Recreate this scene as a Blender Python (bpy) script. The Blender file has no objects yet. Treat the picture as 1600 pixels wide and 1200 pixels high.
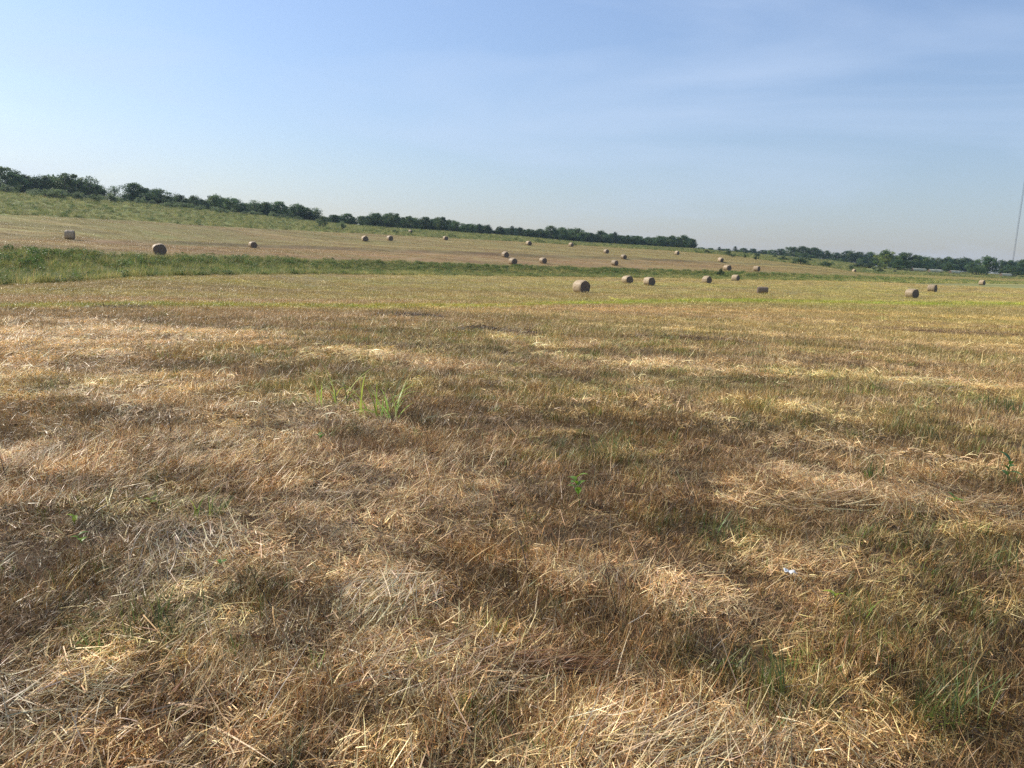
import bpy, math, random
import numpy as np
from mathutils import Matrix, Vector, Euler

rng = np.random.default_rng(7)
random.seed(7)
SC = bpy.context.scene
COL = SC.collection

# ------------------------------------------------------------------ camera
CAM_Z = 1.6
F_PX = 1202.0                     # focal length in photo pixels (1600 wide)
PITCH = math.radians(9.45)
ROLL = math.radians(2.5)
fwd = np.array([0, math.cos(PITCH), -math.sin(PITCH)])
up0 = np.array([0, math.sin(PITCH), math.cos(PITCH)])
rt0 = np.array([1.0, 0, 0])
upv = math.cos(ROLL) * up0 - math.sin(ROLL) * rt0
rtv = math.cos(ROLL) * rt0 + math.sin(ROLL) * up0
cam = bpy.data.cameras.new('camera')
cam.sensor_width = 36.0
cam.lens = F_PX / 1600.0 * 36.0
cam.clip_start = 0.05
cam.clip_end = 30000
cam_o = bpy.data.objects.new('camera', cam)
COL.objects.link(cam_o)
M = Matrix.Identity(4)
for i in range(3):
    M[i][0] = rtv[i]; M[i][1] = upv[i]; M[i][2] = -fwd[i]
M[2][3] = CAM_Z
cam_o.matrix_world = M
SC.camera = cam_o

# ------------------------------------------------------------------ light
SUN_AZ = math.radians(-66)        # left of the view direction
SUN_EL = math.radians(37)
world = bpy.data.worlds.new('World')
SC.world = world
world.use_nodes = True
wt = world.node_tree
bg = wt.nodes['Background']
sky = wt.nodes.new('ShaderNodeTexSky')
sky.sky_type = 'NISHITA'
sky.sun_disc = False
sky.sun_elevation = SUN_EL
sky.sun_rotation = SUN_AZ
sky.altitude = 200
sky.air_density = 1.5
sky.dust_density = 1.0
sky.ozone_density = 6.0
bg.inputs['Strength'].default_value = 0.134
# thin cirrus: a procedural veil mixed into the sky
wn, wl = wt.nodes, wt.links
tc = wn.new('ShaderNodeTexCoord')
mp = wn.new('ShaderNodeMapping'); mp.inputs['Scale'].default_value = (1.2, 2.6, 7.0)
mp.inputs['Rotation'].default_value = (0.12, 0.2, 0.5)
nz = wn.new('ShaderNodeTexNoise'); nz.inputs['Scale'].default_value = 1.5; nz.inputs['Detail'].default_value = 5; nz.inputs['Roughness'].default_value = 0.5
nz.inputs['Distortion'].default_value = 0.6
rp = wn.new('ShaderNodeValToRGB')
rp.color_ramp.elements[0].position = 0.47; rp.color_ramp.elements[0].color = (0.16, 0.16, 0.16, 1)
rp.color_ramp.elements[1].position = 0.74; rp.color_ramp.elements[1].color = (0.55, 0.55, 0.55, 1)
mx = wn.new('ShaderNodeMix'); mx.data_type = 'RGBA'
mx.inputs['B'].default_value = (4.7, 5.7, 7.4, 1)
wl.new(tc.outputs['Generated'], mp.inputs['Vector']); wl.new(mp.outputs['Vector'], nz.inputs['Vector'])
wl.new(nz.outputs['Fac'], rp.inputs['Fac']); wl.new(rp.outputs['Color'], mx.inputs['Factor'])
wb = wn.new('ShaderNodeMix'); wb.data_type = 'RGBA'; wb.blend_type = 'MULTIPLY'; wb.inputs['Factor'].default_value = 1.0
wb.inputs['B'].default_value = (1.02, 0.985, 1.10, 1)          # camera white balance of the sky
wl.new(sky.outputs['Color'], wb.inputs['A']); wl.new(wb.outputs['Result'], mx.inputs['A']); wl.new(mx.outputs['Result'], bg.inputs['Color'])

sun = bpy.data.lights.new('sun', 'SUN')
sun.energy = 5.0
sun.angle = math.radians(0.53)
sun.color = (1.0, 0.93, 0.81)
sun_o = bpy.data.objects.new('sun', sun)
COL.objects.link(sun_o)
sdir = Vector((math.sin(SUN_AZ) * math.cos(SUN_EL), math.cos(SUN_AZ) * math.cos(SUN_EL), math.sin(SUN_EL)))
sun_o.rotation_euler = sdir.to_track_quat('Z', 'Y').to_euler()
sun_o.location = (-60, 30, 60)

SC.view_settings.view_transform = 'Standard'
SC.view_settings.look = 'None'
SC.view_settings.exposure = 0.0
SC.view_settings.gamma = 1.0
SC.view_settings.use_curve_mapping = False
SC.cycles.max_bounces = 5
SC.cycles.diffuse_bounces = 2
SC.cycles.transmission_bounces = 4
SC.cycles.volume_bounces = 0
SC.cycles.transparent_max_bounces = 8
SC.cycles.use_denoising = False

# ------------------------------------------------------------------ helpers
def ray(px, py):
    v = fwd * F_PX + rtv * (px - 800.0) - upv * (py - 600.0)
    return math.atan2(v[0], v[1]), v[2] / math.hypot(v[0], v[1])

def sm(a, b, x):
    t = np.clip((x - a) / (b - a), 0, 1)
    return t * t * (3 - 2 * t)

def _h(ix, iy, s):
    n = (ix * 374761393 + iy * 668265263 + s * 1442695041) & 0xffffffff
    n = ((n ^ (n >> 13)) * 1274126177) & 0xffffffff
    return ((n ^ (n >> 16)) & 0xffff) / 65535.0

def vnoise(x, y, s=0):
    x = np.asarray(x, float); y = np.asarray(y, float)
    ix = np.floor(x).astype(np.int64); iy = np.floor(y).astype(np.int64)
    fx = x - ix; fy = y - iy
    fx = fx * fx * (3 - 2 * fx); fy = fy * fy * (3 - 2 * fy)
    a = _h(ix, iy, s); b = _h(ix + 1, iy, s); c = _h(ix, iy + 1, s); d = _h(ix + 1, iy + 1, s)
    return (a * (1 - fx) + b * fx) * (1 - fy) + (c * (1 - fx) + d * fx) * fy

def fbm(x, y, s=0, o=4):
    r = 0; a = 0.5; t = 0
    for k in range(o):
        r = r + a * vnoise(x * 2 ** k + 17.3 * k, y * 2 ** k - 9.1 * k, s + k); t += a; a *= 0.5
    return r / t                    # 0..1

def raw_mesh(name, v, f, col=None, smooth=False):
    """v (n,3); f (m,4) or (m,3) index array; col (n,3) point colours"""
    me = bpy.data.meshes.new(name)
    v = np.asarray(v, np.float32); f = np.asarray(f, np.int32)
    k = f.shape[1]
    me.vertices.add(len(v)); me.vertices.foreach_set('co', v.ravel())
    me.loops.add(f.size); me.loops.foreach_set('vertex_index', f.ravel())
    me.polygons.add(len(f)); me.polygons.foreach_set('loop_start', np.arange(len(f), dtype=np.int32) * k)
    if smooth:
        me.polygons.foreach_set('use_smooth', np.ones(len(f), bool))
    if col is not None:
        a = me.color_attributes.new('tone', 'FLOAT_COLOR', 'POINT')
        c = np.ones((len(v), 4), np.float32); c[:, :3] = col
        a.data.foreach_set('color', c.ravel())
    me.update(calc_edges=True)
    me.validate()
    return me

def put(name, me, mat=None, parent=None, loc=None):
    o = bpy.data.objects.new(name, me)
    COL.objects.link(o)
    if mat is not None and not me.materials:
        me.materials.append(mat)
    if parent is not None:
        o.parent = parent
    if loc is not None:
        o.location = loc
    return o

def root(name, loc, label, cat, group=None):
    o = bpy.data.objects.new(name, None)
    o.empty_display_size = 0.3
    COL.objects.link(o); o.location = loc
    return tag(o, label, cat, group)

def tag(o, label=None, cat=None, group=None, kind=None):
    if label: o['label'] = label
    if cat: o['category'] = cat
    if group: o['group'] = group
    if kind: o['kind'] = kind
    return o

def child(o, name):
    return [c for c in o.children if c.name.split('.')[0] == name][0]

class Geo:
    """collects vertices, quads and per-vertex colours"""
    def __init__(s): s.v = []; s.f = []; s.c = []; s.n = 0
    def add(s, v, f, c):
        v = np.asarray(v, float).reshape(-1, 3); f = np.asarray(f, int)
        c = np.broadcast_to(np.asarray(c, float), v.shape)
        s.v.append(v); s.f.append(f + s.n); s.c.append(c); s.n += len(v)
    def tube(s, pts, rad, c=(1, 1, 1), sides=5):
        pts = np.asarray(pts, float); rad = np.asarray(rad, float)
        m = len(pts); rings = []
        for i in range(m):
            t = pts[min(i + 1, m - 1)] - pts[max(i - 1, 0)]
            t = t / (np.linalg.norm(t) + 1e-9)
            a = np.cross(t, [0, 0, 1.0] if abs(t[2]) < 0.9 else [1.0, 0, 0]); a /= np.linalg.norm(a)
            b = np.cross(t, a)
            th = np.arange(sides) * 2 * math.pi / sides
            rings.append(pts[i] + rad[i] * (np.outer(np.cos(th), a) + np.outer(np.sin(th), b)))
        v = np.concatenate(rings)
        f = []
        for i in range(m - 1):
            for j in range(sides):
                k = (j + 1) % sides
                f.append((i * sides + j, i * sides + k, (i + 1) * sides + k, (i + 1) * sides + j))
        s.add(v, f, c)
    def mesh(s, name, smooth=False):
        return raw_mesh(name, np.concatenate(s.v), np.concatenate(s.f), np.concatenate(s.c), smooth)

def blades(base, az, tilt, bend, L, w, col, seg=3, twist=None):
    """grass blades as tapered strips; every argument is an array over the blades"""
    n = len(az)
    h = np.stack([np.sin(az), np.cos(az), np.zeros(n)], 1)
    tw = np.zeros(n) if twist is None else twist
    side = np.stack([np.cos(az), -np.sin(az), np.zeros(n)], 1) * np.cos(tw)[:, None]
    side[:, 2] += np.sin(tw)
    p = np.array(base, float)
    V = np.zeros((n, seg + 1, 2, 3))
    for i in range(seg + 1):
        t = i / seg
        ww = w * (1.0 - 0.88 * t ** 1.6) * 0.5
        V[:, i, 0] = p - side * ww[:, None]; V[:, i, 1] = p + side * ww[:, None]
        th = tilt + bend * (t + 0.5 / seg)
        p = p + (L / seg)[:, None] * (h * np.sin(th)[:, None] + np.array([0, 0, 1.0]) * np.cos(th)[:, None])
    V = V.reshape(n, -1, 3)
    k = (seg + 1) * 2
    q = np.array([[2 * i, 2 * i + 1, 2 * i + 3, 2 * i + 2] for i in range(seg)])
    Fq = (q[None] + (np.arange(n) * k)[:, None, None]).reshape(-1, 4)
    C = np.repeat(np.asarray(col, float)[:, None, :], k, 1)
    return V.reshape(-1, 3), Fq, C.reshape(-1, 3)

# ------------------------------------------------------------------ materials
def new_mat(name):
    m = bpy.data.materials.new(name); m.use_nodes = True
    nt = m.node_tree; nt.nodes.clear()
    out = nt.nodes.new('ShaderNodeOutputMaterial')
    return m, nt, out

def leaf_mat(name, translucency=0.35, rough=0.55, spec=0.25, instanced=False, objrand=0.0):
    m, nt, out = new_mat(name); N, Lk = nt.nodes, nt.links
    a = N.new('ShaderNodeAttribute'); a.attribute_name = 'tone'
    col = a.outputs['Color']
    if instanced:
        b = N.new('ShaderNodeAttribute'); b.attribute_type = 'INSTANCER'; b.attribute_name = 'tint'
        x = N.new('ShaderNodeMix'); x.data_type = 'RGBA'; x.blend_type = 'MULTIPLY'; x.inputs['Factor'].default_value = 1
        Lk.new(col, x.inputs['A']); Lk.new(b.outputs['Color'], x.inputs['B']); col = x.outputs['Result']
    if objrand:
        oi = N.new('ShaderNodeObjectInfo')
        hs = N.new('ShaderNodeHueSaturation')
        mr = N.new('ShaderNodeMapRange'); mr.inputs['To Min'].default_value = 1 - objrand; mr.inputs['To Max'].default_value = 1 + objrand
        Lk.new(oi.outputs['Random'], mr.inputs['Value']); Lk.new(mr.outputs['Result'], hs.inputs['Value'])
        Lk.new(col, hs.inputs['Color']); col = hs.outputs['Color']
    p = N.new('ShaderNodeBsdfPrincipled')
    p.inputs['Roughness'].default_value = rough
    p.inputs['Specular IOR Level'].default_value = spec
    Lk.new(col, p.inputs['Base Color'])
    t = N.new('ShaderNodeBsdfTranslucent'); Lk.new(col, t.inputs['Color'])
    mx = N.new('ShaderNodeMixShader'); mx.inputs['Fac'].default_value = translucency
    Lk.new(p.outputs[0], mx.inputs[1]); Lk.new(t.outputs[0], mx.inputs[2])
    Lk.new(mx.outputs[0], out.inputs['Surface'])
    return m

MAT_BLADE = leaf_mat('dry_blades', 0.12, 0.42, 0.40, instanced=True)
MAT_STRAW = leaf_mat('straw_stems', 0.15, 0.42, 0.4)
MAT_GREEN = leaf_mat('green_blades', 0.4, 0.4, 0.35)
MAT_TALL = leaf_mat('tall_grass_blades', 0.35, 0.5, 0.25, instanced=True)
MAT_LEAF = leaf_mat('tree_leaves', 0.40, 0.5, 0.3, objrand=0.24)

def bark_mat():
    m, nt, out = new_mat('bark'); N, Lk = nt.nodes, nt.links
    n = N.new('ShaderNodeTexNoise'); n.inputs['Scale'].default_value = 9; n.inputs['Detail'].default_value = 5
    r = N.new('ShaderNodeValToRGB')
    r.color_ramp.elements[0].color = (0.035, 0.028, 0.022, 1); r.color_ramp.elements[1].color = (0.16, 0.135, 0.11, 1)
    p = N.new('ShaderNodeBsdfPrincipled'); p.inputs['Roughness'].default_value = 0.9
    Lk.new(n.outputs['Fac'], r.inputs['Fac']); Lk.new(r.outputs['Color'], p.inputs['Base Color']); Lk.new(p.outputs[0], out.inputs['Surface'])
    return m
MAT_BARK = bark_mat()

# ------------------------------------------------------------------ terrain
# lines read off the photograph: (pixel x, pixel y, distance in metres)
BAND_NEAR = [(-300, 453, 62), (0, 446, 72), (100, 442, 76), (180, 435, 80), (300, 431, 86), (400, 429, 97), (600, 430, 125), (800, 432, 150),
             (1000, 435, 165), (1150, 438, 174), (1300, 440, 192), (1450, 443, 226), (1600, 445, 262), (1900, 452, 300)]
BAND_FAR = [(-300, 388, 92), (0, 396, 100), (100, 396, 101), (200, 400, 101), (300, 402, 107), (400, 405, 120), (600, 409, 150), (800, 415, 173),
            (1000, 422, 189), (1150, 426, 197), (1300, 431, 216), (1450, 437, 262), (1600, 441, 305), (1900, 449, 350)]
TERRACE = [(-300, 362, 130), (0, 371, 139), (109, 374, 140), (250, 380, 156), (395, 385, 176), (600, 392, 186), (789, 398, 200), (1000, 406, 230),
           (1250, 416, 275), (1400, 431.5, 316), (1600, 438, 340), (1900, 447, 390)]
FIELD_TOP = [(-300, 320, 185), (0, 335, 192), (100, 340, 196), (200, 344, 206), (300, 351, 217), (400, 357, 232), (500, 362, 252), (600, 366, 277),
             (700, 372, 294), (800, 377, 314), (900, 383, 338), (1000, 389, 362), (1057, 393, 362), (1150, 400, 355), (1200, 407, 345),
             (1300, 418, 335), (1340, 427, 352), (1400, 429, 356), (1600, 436, 385), (1900, 446, 430)]
TREE_BASE = [(-300, 283, 290), (0, 303, 300), (200, 318, 310), (400, 338, 330), (560, 354, 348), (700, 363, 372), (800, 370, 392), (900, 379, 420),
             (1000, 385, 450), (1085, 390, 480), (1150, 396, 570), (1230, 402, 610), (1300, 408, 580), (1380, 420, 445), (1450, 424, 450),
             (1600, 432, 480), (1900, 443, 520)]

MID = [(-300, 468, 45), (0, 459, 52), (300, 452, 62), (600, 454, 78), (908, 458, 83), (1200, 459, 101), (1424, 466, 122), (1600, 470, 128), (1900, 478, 135)]

def line_fn(pts):
    A, D, Z = [], [], []
    for (x, y, d) in pts:
        a, te = ray(x, y); A.append(a); D.append(d); Z.append(CAM_Z + d * te)
    A = np.array(A); D = np.array(D, float); Z = np.array(Z)
    A = np.concatenate([[-math.pi], A, [math.pi]])
    D = np.concatenate([[D.mean()], D, [D.mean()]]); Z = np.concatenate([[0], Z, [0]])
    fine = np.linspace(-math.pi, math.pi, 7201)
    k = np.hanning(51); k /= k.sum()
    dd = np.interp(fine, A, D); zz = np.interp(fine, A, Z)
    dd = np.convolve(np.pad(dd, 25, 'edge'), k, 'valid'); zz = np.convolve(np.pad(zz, 25, 'edge'), k, 'valid')
    return (lambda az: np.interp(az, fine, dd)), (lambda az: np.interp(az, fine, zz))

bn_d, bn_z = line_fn(BAND_NEAR); bf_d, bf_z = line_fn(BAND_FAR)
te_d, te_z = line_fn(TERRACE); ft_d, ft_z = line_fn(FIELD_TOP); tb_d, tb_z = line_fn(TREE_BASE); md_d, md_z = line_fn(MID)

AZ = np.concatenate([np.radians(np.arange(-180, -50, 2.0)), np.radians(np.arange(-50, 50, 0.2)), np.radians(np.arange(50, 180.1, 2.0))])
RR = [0.0, 0.6]
while RR[-1] < 1480:
    r = RR[-1]
    RR.append(r * (1.03 if r < 60 else 1.012 if r < 420 else 1.06))
RR = np.array(RR)

def pchip_rows(K, Z, x):
    h = np.diff(K, axis=1); dl = np.diff(Z, axis=1) / h
    m = np.zeros_like(K)
    w1 = 2 * h[:, 1:] + h[:, :-1]; w2 = h[:, 1:] + 2 * h[:, :-1]
    ok = dl[:, :-1] * dl[:, 1:] > 0
    with np.errstate(divide='ignore', invalid='ignore'):
        mm = (w1 + w2) / (w1 / dl[:, :-1] + w2 / dl[:, 1:])
    m[:, 1:-1] = np.where(ok, mm, 0)
    out = np.zeros((len(K), len(x)))
    for i in range(len(K)):
        j = np.clip(np.searchsorted(K[i], x) - 1, 0, K.shape[1] - 2)
        t = (x - K[i, j]) / h[i, j]
        hh = h[i, j]
        out[i] = ((1 + 2 * t) * (1 - t) ** 2 * Z[i, j] + t * (1 - t) ** 2 * hh * m[i, j]
                  + t * t * (3 - 2 * t) * Z[i, j + 1] + t * t * (t - 1) * hh * m[i, j + 1])
    return out

one = np.ones_like(AZ)
left = sm(0.1, -0.6, AZ)
K = np.stack([0 * one, 6 * one, 14 * one, 34 * one, md_d(AZ), bn_d(AZ) - 3, (bn_d(AZ) + bf_d(AZ)) / 2 - 3, bf_d(AZ), te_d(AZ), ft_d(AZ), tb_d(AZ),
              tb_d(AZ) * 1.35, 1000 * one, 1300 * one, 1800 * one], 1)
Zk = np.stack([0 * one, 0 * one, -0.10 * one, -0.72 - 0.25 * left, md_z(AZ), bn_z(AZ), (bn_z(AZ) * 0.8 + bf_z(AZ) * 0.2) - 0.3, bf_z(AZ), te_z(AZ), ft_z(AZ), tb_z(AZ),
               tb_z(AZ) + 0.4, tb_z(AZ) * 0.8 + 1.5, tb_z(AZ) * 0.6 + 3, 6 * one], 1)
TZ = pchip_rows(K, Zk, RR)
GX = np.sin(AZ)[:, None] * RR[None]; GY = np.cos(AZ)[:, None] * RR[None]
TZ += (fbm(GX / 0.9, GY / 0.9, 3, 3) - 0.5) * 0.045 * sm(70, 20, RR)[None]
TZ += (fbm(GX / 6, GY / 6, 5, 3) - 0.5) * 0.16 * (sm(3, 14, RR) * sm(70, 40, RR))[None]
TZ += (fbm(GX / 35, GY / 35, 8, 3) - 0.5) * 0.5 * (sm(110, 190, RR))[None]
# the terrace ridge across the far field
dt = RR[None] - te_d(AZ)[:, None]
TZ += 0.55 * np.exp(-(dt / 3.2) ** 2) * (sm(-0.52, -0.40, AZ) * sm(0.40, 0.30, AZ))[:, None]

def H(x, y):
    x = np.asarray(x, float); y = np.asarray(y, float)
    r = np.hypot(x, y); a = np.arctan2(x, y)
    ia = np.clip(np.searchsorted(AZ, a) - 1, 0, len(AZ) - 2); ir = np.clip(np.searchsorted(RR, r) - 1, 0, len(RR) - 2)
    fa = np.clip((a - AZ[ia]) / (AZ[ia + 1] - AZ[ia]), 0, 1); fr = np.clip((r - RR[ir]) / (RR[ir + 1] - RR[ir]), 0, 1)
    return (TZ[ia, ir] * (1 - fa) + TZ[ia + 1, ir] * fa) * (1 - fr) + (TZ[ia, ir + 1] * (1 - fa) + TZ[ia + 1, ir + 1] * fa) * fr

def ground_at(px, py, rmin=1.0, rmax=1500):
    """where the line of sight through a photo pixel meets the ground"""
    a, te = ray(px, py)
    rs = np.geomspace(rmin, rmax, 4000)
    z = H(np.sin(a) * rs, np.cos(a) * rs)
    s = CAM_Z + rs * te - z
    k = np.where(s <= 0)[0]
    r = rs[k[0]] if len(k) else rs[np.argmin(s)]
    x, y = math.sin(a) * r, math.cos(a) * r
    return np.array([x, y, float(H(x, y))]), r

def at_dist(px, d, py=420):
    a, _ = ray(px, py)
    x, y = math.sin(a) * d, math.cos(a) * d
    return np.array([x, y, float(H(x, y))])

# patches of the near field, read off the photograph: (px, py, radius m, weight)
PALE = [(40, 585, 1.0), (130, 610, .9), (220, 650, .8), (300, 690, .75), (340, 730, .6), (60, 720, .7), (150, 750, .6), (290, 830, .45), (430, 870, .5),
        (240, 910, .35), (600, 920, .42), (660, 985, .40), (720, 1060, .42), (560, 1010, .3), (420, 1010, .35), (1060, 930, .4), (960, 1160, .35), (1150, 1190, .35),
        (1320, 760, .5), (1490, 800, .6), (690, 745, .5), (470, 650, .8), (640, 760, .5), (380, 1090, .3), (60, 1080, .35), (1240, 880, .3), (1400, 720, .6), (120, 530, 2.5),
        (1180, 780, .35), (880, 900, .3), (500, 780, .35)]
GREENP = [(1520, 560, 2.6), (1550, 620, 1.6), (1300, 590, 1.6), (1420, 670, 1.0), (1110, 830, .4), (940, 700, .6), (300, 960, .5), (170, 940, .5), (1450, 900, .45),
          (1200, 1060, .25), (1480, 1080, .3), (1550, 850, .5), (600, 600, 1.0), (520, 610, 1.0), (860, 610, 1.4), (1130, 600, 1.6), (1360, 960, .35), (230, 800, .35),
          (700, 530, 3.5), (1000, 520, 5), (1250, 640, 1.4), (100, 600, .8), (430, 560, 1.6), (1580, 980, .35), (200, 1010, .4), (1130, 1050, .2)]
RUST = [(540, 720, .6), (800, 860, .5), (1060, 790, .55), (900, 1040, .3), (700, 900, .3), (300, 560, 2), (150, 690, .5), (1250, 1000, .35), (450, 760, .35), (950, 640, 1.2),
        (60, 1000, .35), (1100, 700, .7), (1550, 1130, .3), (700, 640, 1.0), (250, 1110, .3), (1020, 860, .4)]

def patch_field(lst, x, y):
    w = np.zeros_like(x)
    wob = fbm(x / 0.7, y / 0.4, 41, 4) - 0.5
    for (px, py, r) in lst:
        c, d = ground_at(px, py, 1.0, 120)
        q = np.hypot(x - c[0], y - c[1]) / (r * 1.15) + wob * 2.6
        w = np.maximum(w, sm(1.3, 0.2, q))
    return w

def regions(x, y):
    """0 near field, 1 green strip, 2 mown hill, 3 rough slope"""
    r = np.hypot(x, y); a = np.arctan2(x, y)
    wob = (fbm(x / 6, y / 6, 60, 3) - 0.5) * 5.0 * sm(40, 90, r)
    rr = r + wob
    reg = np.zeros(r.shape, int)
    reg[rr > bn_d(a)] = 1; reg[rr > bf_d(a)] = 2; reg[rr > ft_d(a)] = 3
    return reg

# --- terrain mesh and its colours
nA, nR = len(AZ), len(RR)
TV = np.stack([GX, GY, TZ], 2).reshape(-1, 3)
ii, jj = np.meshgrid(np.arange(nA - 1), np.arange(0, nR - 1), indexing='ij')
b0 = (ii * nR + jj).ravel()
TF = np.stack([b0, b0 + 1, b0 + nR + 1, b0 + nR], 1)[:, ::-1].copy()
cx, cy = TV[:, 0], TV[:, 1]
reg = regions(cx, cy)
r_ = np.hypot(cx, cy); a_ = np.arctan2(cx, cy)
n1 = fbm(cx / 14, cy / 14, 20, 4)[:, None]; n2 = fbm(cx / 60, cy / 25, 22, 3)[:, None]; n3 = fbm(cx / 3, cy / 3, 24, 3)[:, None]
C_THATCH = np.array([0.125, 0.082, 0.040]); C_MIDA = np.array([0.29, 0.275, 0.105]); C_MIDB = np.array([0.30, 0.22, 0.11])
C_BAND = np.array([0.15, 0.17, 0.05]); C_HILLA = np.array([0.31, 0.215, 0.10]); C_HILLB = np.array([0.30, 0.25, 0.095])
C_SLOPE = np.array([0.25, 0.26, 0.085]); C_FAR = np.array([0.10, 0.12, 0.045])
rightness = sm(-0.2, 0.5, a_)[:, None]
mid = C_MIDB + (C_MIDA - C_MIDB) * np.clip(sm(0.33, 0.66, n1) * 0.7 + rightness * 0.35 + sm(30, 110, r_)[:, None] * 0.25 - 0.1, 0, 1)
tnear = sm(16, 42, r_ + (n1[:, 0] - 0.5) * 14)[:, None]
near = C_THATCH * (0.8 + 0.4 * n3)
c0 = near * (1 - tnear) + mid * tnear
below = sm(8, -10, r_ - te_d(a_))[:, None]
hill = C_HILLB + (C_HILLA - C_HILLB) * np.clip(below * 0.85 + (n2 - 0.5) * 1.2 + 0.12 - rightness * 0.55, 0, 1)
rg = sm(0.22, 0.52, a_)[:, None]
hill = hill * (1 - 0.7 * rg) + np.array([0.23, 0.235, 0.075]) * 0.7 * rg
tl = np.exp(-((r_ - te_d(a_) + 2) / 3.0) ** 2)[:, None] * (sm(-0.52, -0.4, a_) * sm(0.4, 0.3, a_))[:, None]
hill = hill * (1 - 0.5 * tl) + np.array([0.15, 0.105, 0.055]) * 0.5 * tl
slope = C_SLOPE * (0.75 + 0.5 * n1)
far = sm(30, 90, r_ - tb_d(a_))[:, None]
slope = slope * (1 - far) + C_FAR * far
TC = np.where((reg == 0)[:, None], c0, np.where((reg == 1)[:, None], C_BAND * (0.8 + 0.4 * n1), np.where((reg == 2)[:, None], hill, slope)))

def ground_mat():
    m, nt, out = new_mat('field_ground'); N, Lk = nt.nodes, nt.links
    a = N.new('ShaderNodeAttribute'); a.attribute_name = 'tone'
    tcn = N.new('ShaderNodeTexCoord')
    def noise(scale, detail, mapping=None, rough=0.6, rot=0.0):
        n = N.new('ShaderNodeTexNoise'); n.inputs['Scale'].default_value = scale; n.inputs['Detail'].default_value = detail; n.inputs['Roughness'].default_value = rough
        src = tcn.outputs['Object']
        if mapping:
            mpn = N.new('ShaderNodeMapping'); mpn.inputs['Scale'].default_value = mapping; mpn.inputs['Rotation'].default_value = (0, 0, rot)
            Lk.new(src, mpn.inputs['Vector']); src = mpn.outputs['Vector']
        Lk.new(src, n.inputs['Vector']); return n
    def mr(sock, lo, hi, f0=0.3, f1=0.7):
        q = N.new('ShaderNodeMapRange'); q.inputs['From Min'].default_value = f0; q.inputs['From Max'].default_value = f1
        q.inputs['To Min'].default_value = lo; q.inputs['To Max'].default_value = hi; Lk.new(sock, q.inputs['Value']); return q.outputs['Result']
    def mul(x, y):
        q = N.new('ShaderNodeMath'); q.operation = 'MULTIPLY'; Lk.new(x, q.inputs[0]); Lk.new(y, q.inputs[1]); return q.outputs[0]
    rows = noise(1.0, 4, (0.02, 0.42, 0.0), 0.55, rot=0.12)         # mowing rows
    tuft = noise(2.2, 6, None, 0.75)
    fine = noise(28, 5, None, 0.75)
    patch = noise(0.09, 5, None, 0.6)
    swath = noise(1.0, 5, (0.010, 0.075, 0.0), 0.62, rot=0.10)
    f = mul(mul(mul(mr(swath.outputs['Fac'], 0.70, 1.28), mr(rows.outputs['Fac'], 0.74, 1.2)), mr(tuft.outputs['Fac'], 0.72, 1.25)), mr(fine.outputs['Fac'], 0.65, 1.35))
    hs = N.new('ShaderNodeHueSaturation')
    Lk.new(a.outputs['Color'], hs.inputs['Color']); Lk.new(f, hs.inputs['Value'])
    Lk.new(mr(patch.outputs['Fac'], 0.478, 0.522), hs.inputs['Hue'])
    p = N.new('ShaderNodeBsdfPrincipled'); p.inputs['Roughness'].default_value = 0.9; p.inputs['Specular IOR Level'].default_value = 0.1
    bmp = N.new('ShaderNodeBump'); bmp.inputs['Strength'].default_value = 0.6; bmp.inputs['Distance'].default_value = 0.12
    Lk.new(tuft.outputs['Fac'], bmp.inputs['Height'])
    bm2 = N.new('ShaderNodeBump'); bm2.inputs['Strength'].default_value = 0.6; bm2.inputs['Distance'].default_value = 0.02
    Lk.new(fine.outputs['Fac'], bm2.inputs['Height']); Lk.new(bmp.outputs['Normal'], bm2.inputs['Normal'])
    Lk.new(hs.outputs['Color'], p.inputs['Base Color']); Lk.new(bm2.outputs['Normal'], p.inputs['Normal']); Lk.new(p.outputs[0], out.inputs['Surface'])
    return m

ground_me = raw_mesh('ground', TV, TF, TC, smooth=True)
ground = tag(put('ground', ground_me, ground_mat()), 'gently rolling mown hayfield with a shallow draw and rising hill', 'field', kind='structure')

# ------------------------------------------------------------------ scatter by geometry nodes
SRC = {}
def source_collection(name, meshes, mat):
    c = bpy.data.collections.new(name)
    for i, m in enumerate(meshes):
        m.materials.append(mat)
        o = bpy.data.objects.new('%s_%02d' % (name, i), m); c.objects.link(o)
    return c

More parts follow.
